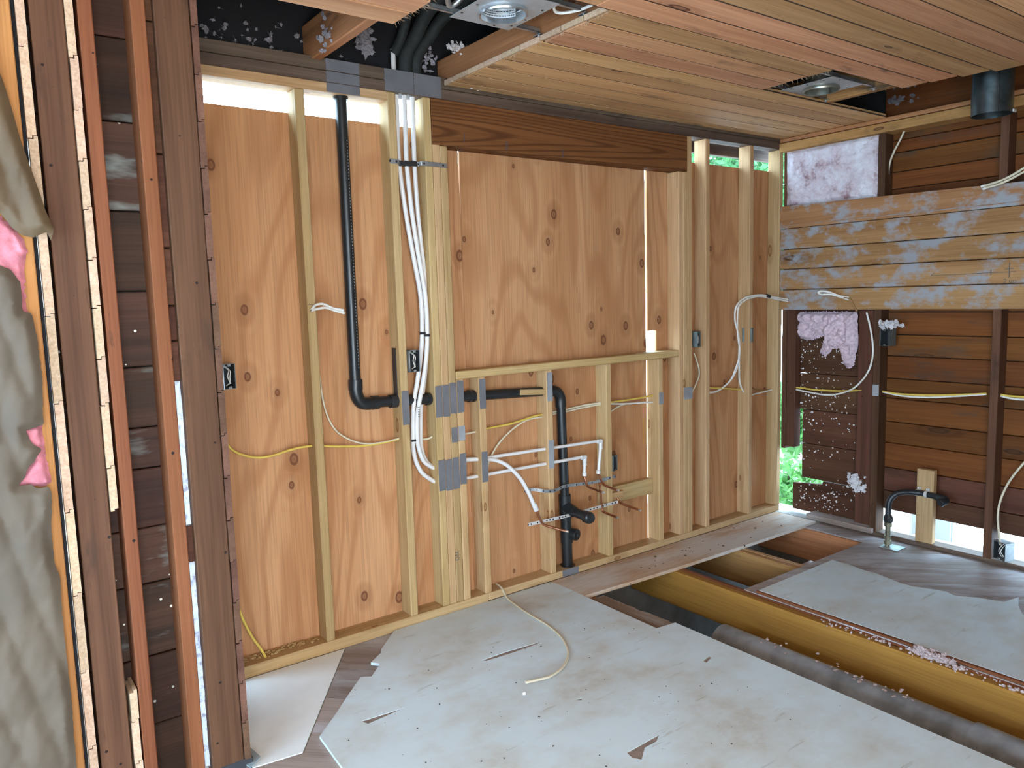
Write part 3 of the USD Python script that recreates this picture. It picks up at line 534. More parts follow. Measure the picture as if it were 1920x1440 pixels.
for k, yb_ in enumerate(edges[1:]):
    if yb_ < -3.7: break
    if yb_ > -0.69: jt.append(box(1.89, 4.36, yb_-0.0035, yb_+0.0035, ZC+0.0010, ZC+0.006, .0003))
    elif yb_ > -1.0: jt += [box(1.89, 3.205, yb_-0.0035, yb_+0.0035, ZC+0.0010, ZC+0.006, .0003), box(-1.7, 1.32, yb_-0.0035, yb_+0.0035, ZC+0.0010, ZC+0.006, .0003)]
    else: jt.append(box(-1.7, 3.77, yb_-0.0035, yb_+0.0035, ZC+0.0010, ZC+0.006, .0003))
ce.part('tongues', cat(jt), plain('joint_shade', (0.05, 0.022, 0.010), 0.8), 'dark strips standing for the shade in the board joints', kind='stuff')  # dark strips added so the ceiling joints read as shaded lines
# splinters along the sawn edges
sl = []
def splinter(p, dirs, L):
    d_ = np.array(dirs)+np.array([cr.uniform(-.5, .5), cr.uniform(-.6, .6), cr.uniform(-.5, .2)]); d_ /= np.linalg.norm(d_)
    p = np.array(p); q = p+d_*L; w = 0.0011; return hull([p+[0, w, 0], p-[0, w, 0], p+[0, 0, 2*w], q, q+[0, w*.3, w*.3]])
for k in range(90): sl.append(splinter((1.884, cr.uniform(-1.05, -0.45), ZC+cr.uniform(0, .004)), (-0.3, 0, -1), cr.uniform(.005, .022)))
for k in range(40): sl.append(splinter((1.325, cr.uniform(-.95, -.57), ZC+cr.uniform(0, .006)), (1, 0.1, -.2), cr.uniform(.006, .03)))
for k in range(50): sl.append(splinter((3.21, cr.uniform(-1.05, -.69), ZC+cr.uniform(0, .006)), (1, 0.1, -.7), cr.uniform(.006, .025)))
for k in range(16): sl.append(splinter((3.77, cr.uniform(-1.05, -.7), 2.452), (0.2, 0.1, -1), cr.uniform(.01, .035)))
ce.part('splinters', cat(sl), end_wood('x'), kind='stuff')
# end-grain strips of the boards cut at the light hole
eg = end_wood('x')
for ya, yb in zip(edges[:-1], edges[1:]):
    if (ya+yb)/2 > -1.06: ce.part('sawn_edge', box(1.868, 1.8775, yb+0.003, ya-0.003, ZC+cr.uniform(-.001, .002), ZC+TH+0.001, 0.001), eg, 'pale sawn board end')
jf = fir('y')
def cj(x0, x1, z0=2.4525, z1=2.60, ya=-5.9, yb=0.085, m=None): ce.part('joist', box(x0, x1, ya, yb, z0, z1, 0.004), m or jf)
cj(1.255, 1.297, 2.4525, 2.60); cj(1.8885, 1.930, 2.4525, 2.56); cj(2.52, 2.56); cj(3.145, 3.187); cj(3.757, 3.797, 2.44, 2.58); cj(0.62, 0.66); cj(0.0, 0.04)
rf = thing('roof', 'black roof deck over the open ceiling joists', 'roof', kind='structure')
for k in range(26):
    y = -6.05+k*0.25; rf.part('roof_board', box(-2.8, 4.9, y, y+0.246, 2.93+cr.uniform(-.004, .004), 2.96, 0.003), roofm)
rf.part('closure', box(-2.8, 4.49, 0.10, 0.13, 2.42, 2.94), backing_dark); rf.part('closure', box(4.502, 4.53, -6.0, 0.12, 2.42, 2.94), backing_dark); rf.part('closure', box(-2.8, -2.77, -6.0, 0.12, 2.42, 2.94), backing_dark); rf.part('closure', box(-2.8, 4.5, -6.08, -6.05, 2.42, 2.94), backing_dark)
dim_fluff = plain('darker_fluff', (0.30, 0.28, 0.31), 0.95)  # darker grey copy of the white fluff colour
# loose insulation shreds in the dark joist bays
def tuft(name, label, spot, seed, n=26, spread=(0.05, 0.03, 0.05), size=(0.006, 0.014), m=fluff, group=None):
    g = np.random.default_rng(seed); pts = np.array(spot)+g.normal(0, 1, (n, 3))*spread
    out = []
    for i, q in enumerate(pts):
        b = trimesh.creation.icosphere(2, 1.0); v = np.array(b.vertices); v = v*(0.1+1.9*meshkit.fbm(v*2.6+i*7.3, 5, seed)[:, None]**1.5); b.vertices = q+v*g.uniform(*size)*g.uniform(.45, 1.5, 3)*1.15; out.append(b)
    for i in range(n*3):
        q = pts[i % n]; d = g.normal(0, 1, 3); e = q+d/np.linalg.norm(d)*size[1]*g.uniform(1.2, 2.4); o = g.normal(0, .0007, 3); out.append(trimesh.Trimesh([q-o, q+o, e], [[0, 1, 2]], process=False))
    return single(name, label, 'insulation', cat(out), m, group, kind='stuff')
tuft('insulation_shreds', 'pale insulation shreds stuck on the dark deck behind the top left joist', wy(450, 62, 0.08)+np.array([0, 0, .0]), 2, 46, (0.17, 0.012, 0.045), (0.003, 0.010), dim_fluff)
tuft('insulation_shreds', 'pink-white insulation clump on the side of the broken joist stub', wy(612, 60, -0.16), 4, 30, (0.010, 0.03, 0.03), (0.004, 0.009), dim_fluff)
tuft('insulation_clump', 'lilac insulation clump hanging in the dark bay left of the black foam tubes', wy(684, 76, 0.04), 5, 60, (0.016, 0.012, 0.026), (0.008, 0.014), dim_fluff)
tuft('insulation_tuft', 'small insulation tuft on the plate right of the black foam tubes', wy(803, 118, 0.03), 6, 22, (0.02, 0.02, 0.03), (0.004, 0.009), dim_fluff)
tuft('insulation_tuft', 'white insulation tuft on the joist face under the round light can', wy(862, 88, -0.12), 7, 30, (0.03, 0.02, 0.012), (0.004, 0.009))
tuft('insulation_scrap', 'white insulation scrap caught over the header below the ceiling', wy(893, 165, -0.012), 8, 12, (0.018, 0.006, 0.006), (0.003, 0.007))
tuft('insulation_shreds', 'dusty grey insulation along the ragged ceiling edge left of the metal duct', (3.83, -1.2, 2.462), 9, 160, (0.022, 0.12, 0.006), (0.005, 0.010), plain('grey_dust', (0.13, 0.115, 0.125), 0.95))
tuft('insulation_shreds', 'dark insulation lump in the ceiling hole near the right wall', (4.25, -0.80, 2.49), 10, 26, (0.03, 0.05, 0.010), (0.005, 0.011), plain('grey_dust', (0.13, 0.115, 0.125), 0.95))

# ================================================================== room behind the camera (sky light through its side opening, added area light in its doorway)
wf = thing('wall_front', 'plain wall behind with a doorway added for the warm light', 'wall', kind='structure')
for x0, x1, z0, z1 in ((-1.72, -0.87, 0, 2.43), (0.67, 4.5, 0, 2.43), (-0.87, 0.67, 2.14, 2.43)): wf.part('panel', box(x0, x1, -3.88, -3.78, z0, z1), painted)
wsd = thing('wall_side', 'side wall with a wide opening to the yard', 'wall', kind='structure')
for y0, y1, z0, z1 in ((-3.88, -3.6, 0, 2.43), (-0.9, -0.55, 0, 2.43), (-3.6, -0.9, 2.25, 2.43), (-3.6, -0.9, 0, 0.06)): wsd.part('panel', box(-1.72, -1.62, y0, y1, z0, z1), painted)

# ================================================================== PLUMBING
yb = 0.045
def P(x, z, y=yb): return np.array([x, y, z])
vent = thing('black_vent_pipe', 'black plastic drain and vent pipe stepping through the studs across the wall', 'pipe', (1.39, yb, 0.0))
vent.part('pipe', rod(P(1.390, 1.12), P(1.390, 2.336), 0.0245), abs_black, smooth=50)
vent.part('elbow', tube([P(1.390, 1.135), P(1.392, 1.085), P(1.408, 1.052), P(1.436, 1.040), P(1.485, 1.040)], 0.0285, 20), abs_black, smooth=50)
vent.part('collar', rod(P(1.390, 1.105), P(1.390, 1.150), 0.031), abs_black, smooth=50); vent.part('collar', rod(P(1.462, 1.040), P(1.492, 1.040), 0.031), abs_black, smooth=50)
vent.part('pipe', rod(P(1.485, 1.041), P(2.46, 0.997), 0.0245), abs_black, smooth=50)
for x in (1.735, 1.965, 1.99): vent.part('collar', rod(P(x, 1.0405-(x-1.485)*0.045), P(x+0.018, 1.0405-(x-1.467)*0.045), 0.0295), abs_black, smooth=50)
vent.part('elbow', tube([P(2.452, 0.997), P(2.490, 0.995), P(2.522, 0.981), P(2.539, 0.953), P(2.542, 0.905)], 0.0285, 20), abs_black, smooth=50)
vent.part('pipe', rod(P(2.542, 0.92), P(2.556, 0.40), 0.0245), abs_black, smooth=50)
vent.part('tee', cat([rod(P(2.555, 0.43), P(2.559, 0.30), 0.032), tube([P(2.557, 0.37), P(2.556, 0.35, -0.03)], 0.030, 20, 0)]), abs_black, smooth=50)
arm = vent.part('stub_arm', rod(P(2.556, 0.352, -0.02), P(2.556, 0.345, -0.155), 0.0245), abs_black, smooth=50)
arm.part('cap', lathe([(0.0, -0.012), (0.024, -0.012), (0.027, -0.004), (0.031, 0.0), (0.031, 0.032), (0.0, 0.032)], P(2.556, 0.345, -0.152), (0, 1, 0)), abs_black, 'domed end cap', smooth=40)
vent.part('pipe', rod(P(2.559, 0.31), P(2.566, -0.02), 0.0285), abs_black, smooth=50)
co = vent.part('cleanout', lathe([(0.032, 0.0), (0.032, 0.05), (0.030, 0.055), (0.0, 0.055)], P(2.578, 0.214, 0.045), (0.25, -1, 0)), abs_black, 'round cleanout fitting', smooth=40)
co.part('plug', box(2.583, 2.603, -0.018, -0.008, 0.204, 0.224, 0.003), abs_black)
vent.part('collar', rod(P(2.562, 0.235), P(2.564, 0.165), 0.033), abs_black, smooth=50)
vent.part('collar', lathe([(0.029, 0), (0.04, 0), (0.04, 0.006), (0.029, 0.006)], P(2.566, 0.036), (0, 0, 1)), abs_black, smooth=40)
vent.part('collar', lathe([(0.0245, 0), (0.031, 0), (0.031, 0.012), (0.0245, 0.012)], P(1.390, 2.320), (0, 0, 1)), abs_black, smooth=40)
# print down the pipe
vent.part('print_line', cat([box(1.3965, 1.399, 0.0195, 0.0205, z, z+0.006, 0.0004) for z in np.arange(1.2, 2.15, 0.013)]), plain('print_grey', (0.25, 0.25, 0.25), 0.6), 'dotted print line')
vent.part('hanger_strap', cat([box(1.5835-0.0035, 1.5835, 0.028, 0.062, 1.055, 1.275, 0.0008), lathe([(0.0265, -0.017), (0.030, -0.017), (0.030, 0.017), (0.0265, 0.017)], P(1.566, 1.0375), (1, 0, 0))]), blackt, 'black hanger strap nailed on the stud')
vent.part('shim', obox(P(2.253, 1.012, 0.012), P(2.412, 0.999, 0.012), 0.005, 0.028), sp_x, 'pale wood shim')

fo = []
for i, (x, dx, r) in enumerate(((1.640, 0.07, 0.021), (1.698, 0.13, 0.030), (1.752, 0.20, 0.026))):
    pts = [(x, yb, 2.455 if i != 1 else 2.44), (x+0.006, yb-0.005, 2.54), (x+0.03+dx*.1, yb-0.03, 2.62), (x+dx*0.55, yb-0.12, 2.72), (x+dx*1.0, yb-0.30, 2.80), (x+dx*1.2, yb-0.55, 2.84)]
    n_ = thing('foam_tube', ('slim black foam-wrapped water tube, leftmost of three rising above the top plate', 'thick black foam-wrapped water tube, middle of three rising above the top plate', 'black foam-wrapped water tube, rightmost of three rising above the top plate')[i], 'pipe', (x, yb, 2.44))
    n_.part('foam_sleeve', tube(pts[(1 if i == 0 else 0):], r, 16), foam_black, smooth=50)
    if i != 1: n_.part('tube_end', rod((x, yb-.01, 2.42), (x+0.001, yb-.005, 2.56), 0.0105), pex, 'white tube end', smooth=50)

def PX(px, py, y): return wy(px, py, y)
pe = [
 ('water_tube', 'white water tube nearest the left, bending low into the stud pack', [PX(743, 178, .03), PX(745, 240, .03), PX(748, 306, .03), PX(760, 395, .03), PX(775, 480, .03), PX(789, 560, .028), PX(791, 640, .028), PX(784, 705, .03), PX(776, 755, .03), PX(774, 800, .03), PX(776, 850, .03), PX(788, 882, .035), PX(805, 897, .04), PX(822, 906, .045)]),
 ('water_tube', 'white water tube second from the left, bending higher into the stud pack', [PX(758, 178, .025), PX(760, 240, .025), PX(762.5, 306, .025), PX(772, 395, .022), PX(785, 480, .02), PX(798, 560, .018), PX(801, 640, .018), PX(795, 705, .02), PX(786, 755, .02), PX(782, 790, .02), PX(783, 828, .02), PX(792, 860, .03), PX(805, 873, .04), PX(822, 881, .045)]),
 ('water_tube', 'white water tube third from the left, lying against the stud pack', [PX(773, 178, .035), PX(775, 240, .035), PX(777, 306, .035), PX(783, 395, .035), PX(792, 480, .04), PX(800, 560, .045), PX(801, 640, .05), PX(797, 700, .05), PX(790, 755, .05), PX(789, 800, .05), PX(790, 840, .05), PX(800, 866, .05), PX(815, 877, .052)]),
]
for n_, l_, pts in pe: cable(n_, l_, pts, 0.0105, pex, 'water tube', 12, group=None)
t = thing('feed_tube', 'white tube running above another to the right-hand elbow by the vent pipe', 'water tube', PX(880, 860, yb))
t.part('tube', rod(PX(868, 865, yb), PX(1124, 826.5, yb-.03), 0.0085), pex, smooth=50)
def drop(t, top, bot):
    a, b = np.array(top), np.array(bot); u = (b-a)/np.linalg.norm(b-a)
    t.part('elbow', cat([rod(a-[0.022, 0, 0], a+[0.008, 0, 0], 0.0115), rod(a+[0.002, 0, 0.008], a-[0, 0, 0.028], 0.0115)]), pexcap, smooth=50)
    t.part('drop_tube', rod(a-[0, 0, 0.02], b, 0.0082), pex, smooth=50); t.part('crimp_collar', rod(a-[0, 0, 0.030], a-[0, 0, 0.045], 0.0118), pexcap, smooth=50); t.part('crimp_collar', rod(b+[0, 0, 0.018], b, 0.0118), pexcap, smooth=50)
drop(t, PX(1126, 827, yb-.035), PX(1122, 888, yb-.05))
t = thing('feed_tube', 'lower white tube ending at the elbow beside the black pipe', 'water tube', PX(880, 893, yb))
t.part('tube', rod(PX(868, 898, yb), PX(1094, 856.5, yb-.03), 0.0085), pex, smooth=50)
drop(t, PX(1096, 857, yb-.035), PX(1096, 892, yb-.05))
t = thing('curved_tube', 'white tube arching down from the nail plates to a copper stub', 'water tube', PX(1010, 960, 0))
t.part('tube', tube([PX(868, 862, .04), PX(900, 861, .035), PX(925, 862, .03), PX(945, 869, .02), PX(962, 882, .01), PX(978, 901, .0), PX(990, 922, -.01), PX(1003, 951, -.015)], 0.0105, 12), pex, smooth=50)
t.part('crimp_collar', rod(PX(1001, 945, -.014), PX(1006, 957, -.016), 0.0135), pexcap, smooth=50)
t.part('copper_stub', tube([PX(1005, 955, -.016), PX(1012, 972, -.018), PX(1019, 983, -.02), PX(1025, 986, -.035), PX(1062, 996, -.13)], 0.0065, 10, 3), copper, smooth=50); t.part('tip', rod(PX(1060, 995.6, -.125), PX(1066, 997, -.14), 0.0062), solder, smooth=50)
def stub(label, top, corner, length):
    a = np.array(corner); t = thing('copper_stub', label, 'pipe', a)
    e = a+np.array([0.008, -length, -0.012])
    t.part('tube', tube([np.array(top), (np.array(top)+a)/2, a+[0, .004, .01], a+[0, -.012, 0], a*.5+e*.5, e], 0.0065, 10, 4), copper, smooth=50)
    t.part('tip', rod(e+(a-e)*0.02, e+np.array([0, -0.012, -0.001]), 0.0062), solder, smooth=50)
stub('copper stub under the left white elbow', PX(1096, 893, -.005), PX(1101, 912, -.012), 0.11)
stub('copper stub under the right white elbow', PX(1122, 889, -.005), PX(1131, 909, -.012), 0.10)
stub('copper stub below the white perforated strip, between it and the sill cripple foot', PX(1124, 905, -.01), PX(1130, 959, -.012), 0.10)
stub('copper stub sticking out at the pale wooden block', PX(1158, 934, .01), PX(1162, 943, -.0), 0.14)
def perforated(name, label, pts, w, m, hole, n):
    t = thing(name, label, 'strap', pts[0]); p = spline(pts, 6)
    q = [obox(a, b, 0.0016, w, up=(0, 0, 1)) for a, b in zip(p[:-1], p[1:]) if np.linalg.norm(b-a) > 1e-5]
    t.part('band', cat(q), m)
    L = np.linspace(0.02, 0.98, n); idx = (L*(len(p)-1)).astype(int)
    t.part('holes', cat([rod(p[i]+[0, -0.0014, 0], p[i]+[0, -0.0022, 0], w*0.26, 10) for i in idx]), hole, kind='stuff')
    return t
perforated('pipe_strap', 'dark steel strap bent round the pale stud and black pipe', [PX(984, 921, .07), PX(1000, 918, .03), PX(1022, 921, -.003), PX(1040, 920, -.004), PX(1058, 912, .012), PX(1085, 908, -.004), PX(1110, 905, -.004), PX(1140, 897, -.004), PX(1155, 893, .02)], 0.017, strapm, blackt, 14)
perforated('pipe_strap', 'white perforated steel strip slanting across the copper stubs', [PX(990, 984, -.012), PX(1025, 976, -.012), PX(1060, 968, -.014), PX(1090, 960, -.014), PX(1125, 950, -.010), PX(1159, 941, -.006)], 0.017, white_strap, blackt, 22)
ps = perforated('pipe_strap', 'short steel strap holding the white tubes between two studs', [PX(731, 301.5, -.004), PX(745, 303, -.004), PX(752, 305.5, .012), PX(770, 307, .010), PX(783, 308, .012), PX(795, 306.5, -.004), PX(838, 311, -.004)], 0.020, strapm, blackt, 8)
ps.part('rubber_pads', cat([obox(PX(a, 306, .008), PX(a+12, 307.5, .008), 0.006, 0.022) for a in (748, 759, 770)]), blackt, 'black rubber pads')
for nm, lb, p in (('tube_clip', 'small black clip on the white tubes, higher of the pair', PX(792, 625, .012)), ('tube_clip', 'small black clip on the white tubes, lower of the pair', PX(800, 629, .005)), ('tube_clip', 'black tie round the white tubes beside the yellow cable', PX(776, 826, .018))):
    single(nm, lb, 'clip', box(p[0]-.012, p[0]+.016, p[1]-.003, p[1]+.004, p[2]-.005, p[2]+.005, .001), blackt)
tx = meshkit.text_mesh('1 2 2 3 2', 0.0085, 0.0003, bold=True); v = np.array(tx.vertices); o = PX(784.5, 762, .008)
single('tube_print', 'black digits printed down the white water tube', 'print', trimesh.Trimesh(np.stack([o[0]+v[:, 1]-.003, np.full(len(v), o[1])-v[:, 2], o[2]-v[:, 0]+0.0], 1), tx.faces, process=False), ink)

# ================================================================== ELECTRICAL
def elec_box(label, center, w=0.052, h=0.095, d=0.06, face='y', m=boxm, wires=True, tilt=0.0, extra=None, group=None):
    """open-fronted steel box; center is the middle of its opening; it opens towards -y (face y) or -x (face x)"""
    c = np.asarray(center, float); t_ = 0.0022
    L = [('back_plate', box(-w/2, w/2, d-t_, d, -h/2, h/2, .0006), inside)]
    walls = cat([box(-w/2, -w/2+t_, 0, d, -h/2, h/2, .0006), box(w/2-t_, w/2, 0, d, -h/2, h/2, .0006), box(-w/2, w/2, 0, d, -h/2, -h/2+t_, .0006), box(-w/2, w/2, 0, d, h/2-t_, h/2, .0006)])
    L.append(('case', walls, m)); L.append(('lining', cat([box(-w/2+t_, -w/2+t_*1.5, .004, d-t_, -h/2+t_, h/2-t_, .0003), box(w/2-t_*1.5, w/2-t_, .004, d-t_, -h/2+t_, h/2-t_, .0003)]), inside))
    for s in (-1, 1): L.append(('screw_ear', cat([box(-.007, .007, 0.0, .003, s*(h/2-.011), s*(h/2-.001), .001), rod((0, -.002, s*(h/2-.006)), (0, .004, s*(h/2-.006)), .003, 8)]), m))
    if wires:
        L.append(('wire', tube([(-.004, .05, h/2-.008), (.002, .012, h*.25), (-.006, .006, 0), (.003, .010, -h*.25), (.0, .03, -h/2+.012)], .0024, 6), whitec)); L.append(('wire', tube([(.006, .05, h/2-.008), (.010, .014, h*.2), (.004, .008, -h*.05), (.012, .02, -h*.3)], .0022, 6), whitec))
    th = thing('junction_box', label, 'junction box', c, group)
    R = np.eye(3)
    if face == 'x': R = np.array([[0, 1, 0], [-1, 0, 0], [0, 0, 1]], float)
    ct, st = math.cos(tilt), math.sin(tilt); R = R@np.array([[ct, -st, 0], [st, ct, 0], [0, 0, 1]])
    for nm, ms, mm in L:
        ms.vertices = np.array(ms.vertices)@R.T+c; th.part(nm, ms, mm, smooth=(40 if nm == 'wire' else False))
    return th
b1 = elec_box('grey open junction box at the left end of the plywood wall', PX(431, 706, -.03), .05, .098, tilt=0.25)
b1.part('bracket', cat([box(0.795, 0.815, -.034, -.030, 1.232, 1.272, .001)]), whitec, 'white mounting bracket')
elec_box('grey open junction box beside the white water tubes', PX(778, 677, -.012), .052, .098, tilt=0.0)
elec_box('green-grey junction box low on the stud between white elbows and blocking', PX(1154, 868, .0), .045, .088, m=boxdark, wires=False, tilt=0.3)
elec_box('grey junction box on the first stud right of the sill opening', PX(1311, 636, .0), .050, .094, m=boxdark, tilt=0.35)
elec_box('narrow junction box on the stud nearer the corner', PX(1411, 628, .0), .040, .088, m=boxdark, wires=False, tilt=0.35)
elec_box('junction box on the dark right wall stud topped with fluff', wx(1658, 633, 4.375), .062, .098, face='x', m=boxdark, wires=False, tilt=-0.2)
tuft('insulation_tuft', 'pinkish white fluff on top of the right wall junction box', wx(1668, 608, 4.38), 21, 60, (0.02, 0.035, 0.012), (0.006, 0.012))
elec_box('steel junction box on the plate by the daylight gap at the right edge', wx(1873, 1033, 4.37), .075, .098, face='x', m=boxm, tilt=-0.35)

cable('electrical_cable', 'yellow cable sagging across the first plywood bay on the left', [PX(418, 812, .05), PX(430, 838, .05), PX(452, 852, .05), PX(485, 858, .05), PX(515, 853, .05), PX(550, 842, .05), PX(583, 836, .045), PX(606, 836, .045)], 0.0052, yellow)
cable('electrical_cable', 'yellow cable sagging across the second plywood bay under the vent pipe', [PX(600, 836, .045), PX(640, 837, .045), PX(680, 836, .045), PX(715, 831, .045), PX(752, 822, .045)], 0.0052, yellow)
cable('electrical_cable', 'cream cable looping down from the pale stud to the hole beside the black strap', [PX(598, 700, .06), PX(606, 752, .06), PX(616, 785, .06), PX(632, 809, .055), PX(655, 824, .05), PX(685, 832, .045), PX(720, 829, .045), PX(752, 821, .042)], 0.0042, cream)
cable('electrical_cable', 'short cream cable crossing behind the white tubes into the stud pack', [PX(748, 824, .05), PX(775, 823, .055), PX(800, 823, .05), PX(815, 816, .045)], 0.005, cream)
cable('electrical_cable', 'short cream cable coming out right of the stud pack', [PX(866, 815, .045), PX(885, 811, .045), PX(905, 808, .045)], 0.005, cream)
cable('electrical_cable', 'straight yellow cable rising to the hole under the wood shim', [PX(900, 806, .045), PX(925, 801, .045), PX(960, 794, .045), PX(1000, 781, .045), PX(1022, 776, .045)], 0.0052, yellow)
cable('electrical_cable', 'cream cable curving up from the nail plate to the hole under the wood shim', [PX(912, 880, .05), PX(922, 853, .05), PX(938, 828, .05), PX(962, 804, .05), PX(990, 787, .048), PX(1022, 781, .045)], 0.0048, cream)
cable('electrical_cable', 'pale cable pair passing behind the tall black pipe', [PX(1024, 775, .075), PX(1060, 768, .075), PX(1095, 760, .07), PX(1128, 755, .05)], 0.0055, cream)
cable('electrical_cable', 'lower cream cable passing behind the tall black pipe', [PX(1024, 779, .078), PX(1060, 772, .078), PX(1095, 764, .07), PX(1128, 758, .05)], 0.005, cream)
cable('electrical_cable', 'yellow cable crossing the bay under the sill at its right end', [PX(1138, 755, .045), PX(1170, 751, .045), PX(1200, 746, .045), PX(1228, 741, .045)], 0.0052, yellow)
cable('electrical_cable', 'white cable just under the yellow one below the sill', [PX(1138, 757, .05), PX(1175, 757, .05), PX(1226, 754, .045)], 0.005, whitec)
cable('electrical_cable', 'cream cable loop bending down behind the sill cripple', [PX(1140, 777, .06), PX(1150, 768, .06), PX(1168, 759, .055), PX(1195, 755, .05), PX(1226, 754, .05)], 0.0045, cream)
cable('electrical_cable', 'cream cable dropping from the box right of the sill opening', [PX(1301, 662, .04), PX(1309, 685, .035), PX(1311, 703, .03), PX(1304, 722, .03), PX(1297, 736, .03)], 0.0048, cream)
cable('electrical_cable', 'yellow cable between the two studs nearest the corner', [PX(1325, 727, .045), PX(1350, 728, .045), PX(1372, 729, .045), PX(1394, 731, .045)], 0.0052, yellow)
t = thing('cable_loop', 'white cable pair arching over the last studs with cut ends by the corner', 'cable', PX(1380, 650, 0))
for k, dx in enumerate((0, 1)):
    o = 4.5*k
    t.part('cable', tube([PX(1322, 738-2*k, .05), PX(1345, 733, .05), PX(1368, 715, .03), PX(1382-o*.5, 690, .0), PX(1386+o*.3, 660, -.02), PX(1385-o*.4, 630, -.03), PX(1378+o, 600, -.03), PX(1380+o, 576, -.03), PX(1390+o, 563+o*.4, -.03), PX(1404+o, 556+o*.5, -.035), PX(1425, 553+o*.6, -.04), PX(1445, 556+o*.6, -.05), PX(1487, 563+o*.9, -.07)], 0.0056, 8), whitec, smooth=50)
t.part('second_drop', tube([PX(1387, 640, -.02), PX(1386, 690, .0), PX(1388, 720, .03), PX(1400, 741, .045), PX(1418, 738, .045), PX(1447, 731, .045)], 0.0052, 8), whitec, smooth=50)
t.part('tie', rod(PX(1437, 554, -.048), PX(1443, 556, -.05), 0.0115), blackt, 'black tie')
cable('electrical_cable', 'thin brown cable behind the last two studs at the corner', [PX(1406, 724, .06), PX(1420, 731, .06), PX(1446, 731, .05)], 0.004, plain('brown_cable', (0.30, 0.16, 0.06), 0.5))
t = thing('cable_stub', 'cut white cable ends sticking out of the pale stud left of the vent pipe', 'cable', PX(586, 575, -.01))
t.part('cable', tube([PX(584, 580, .0), PX(592, 572, -.03), PX(606, 570, -.06), PX(625, 578, -.09), PX(645, 582, -.12)], 0.0055, 8), whitec, smooth=50)
t.part('cable', tube([PX(584, 582, .0), PX(597, 579, -.03), PX(612, 577, -.06), PX(630, 583, -.09), PX(646, 587, -.12)], 0.0055, 8), whitec, smooth=50)
t.part('staple', tube([PX(579, 571, -.004), PX(590, 571, -.006), PX(582, 584, -.006)], 0.0012, 6, 0), ink)
cable('electrical_cable', 'yellow cable slanting down into the bottom plate by the left boards', [PX(444, 1132, .0), PX(455, 1160, .01), PX(472, 1193, .02), PX(490, 1218, .03), PX(500, 1236, .04)], 0.0058, yellow)
cable('floor_cable', 'loose white cable lying in an S-curve on the white floor', [(2.10, 0.05, 0.05), (2.098, 0.005, 0.043), (2.090, -0.05, 0.012), (2.076, -0.15, 0.006), (2.062, -0.26, 0.006), (2.055, -0.39, 0.006), (2.035, -0.50, 0.006), (2.005, -0.59, 0.006), (1.945, -0.685, 0.006), (1.862, -0.755, 0.007), (1.768, -0.790, 0.009), (1.70, -0.785, 0.012), (1.655, -0.775, 0.014)], 0.0058, cream, 'cable', flat=0.7)
XW = 4.43
def W(px, py, x=XW): return wx(px, py, x)
cable('electrical_cable', 'yellow cable strung along the right wall studs in the corner bay', [W(1478, 725), W(1500, 727), W(1530, 731), W(1575, 733), W(1610, 732, 4.425), W(1636, 732, 4.43)], 0.0058, yellow)
cable('electrical_cable', 'white cable drooping under the yellow one and curving up the dark stud', [W(1486, 729), W(1515, 735), W(1545, 740), W(1570, 739), W(1595, 731, 4.41), W(1612, 718, 4.40), W(1626, 700, 4.385), W(1634, 680, 4.383), W(1637, 655, 4.383), W(1633, 620, 4.385), W(1625, 586, 4.395)], 0.0058, whitec)
cable('electrical_cable', 'yellow cable along the middle bay of the right wall', [W(1648, 733), W(1690, 739), W(1750, 741), W(1800, 740), W(1850, 738)], 0.0058, yellow)
cable('electrical_cable', 'white cable sagging under the yellow one in the middle bay of the right wall', [W(1648, 733), W(1690, 742), W(1735, 745), W(1790, 743), W(1850, 739)], 0.0056, whitec)
cable('electrical_cable', 'yellow cable running off past the last stud of the right wall', [W(1862, 737), W(1890, 742), W(1925, 744), W(1990, 741)], 0.0058, yellow)
cable('electrical_cable', 'white cable running off past the last stud of the right wall', [W(1862, 738), W(1895, 747), W(1930, 749), W(1990, 743)], 0.0056, whitec)
wr.part('nail_plate', box(4.388, 4.3915, -0.671, -0.634, wx(1640, 742, 4.39)[2], wx(1640, 721, 4.39)[2], .0005), nailm_light, 'bright nail plate')
t = thing('cable_bundle', 'white cut cable loop poking out of the lowest smeared board', 'cable', W(1590, 560, 4.36))
t.part('cable', tube([W(1592, 558, 4.365), W(1575, 555, 4.34), W(1555, 548, 4.31), W(1540, 546, 4.30), W(1534, 549, 4.295), W(1542, 553, 4.30)], 0.0062, 8), whitec, smooth=50)
t.part('cable', tube([W(1592, 562, 4.365), W(1576, 557, 4.345), W(1558, 552, 4.32), W(1543, 552, 4.30)], 0.0058, 8), whitec, smooth=50)
t.part('taped_tail', tube([W(1582, 557, 4.35), W(1593, 561, 4.362), W(1600, 572, 4.363), W(1607, 584, 4.364)], 0.0055, 8), plain('brown_cable', (0.30, 0.16, 0.06), 0.5), 'brown taped tail', smooth=50)
t = thing('cable_bundle', 'cut white cable ends lying on the top smeared board by the stud', 'cable', W(1850, 350, 4.34))
t.part('cable', tube([W(1960, 290, 4.36), W(1920, 315, 4.35), W(1895, 330, 4.34), W(1870, 341, 4.33), W(1843, 349, 4.31)], 0.0062, 8), cream, smooth=50)
t.part('cable', tube([W(1960, 300, 4.36), W(1915, 325, 4.35), W(1890, 338, 4.335), W(1868, 347, 4.32), W(1845, 353, 4.31)], 0.0062, 8), cream, smooth=50)
t.part('cut_end', cat([rod(W(1846, 348, 4.312), W(1839, 350, 4.305), .0065), rod(W(1848, 352.5, 4.312), W(1842, 355, 4.305), .0065)]), whitec, 'white cut ends')
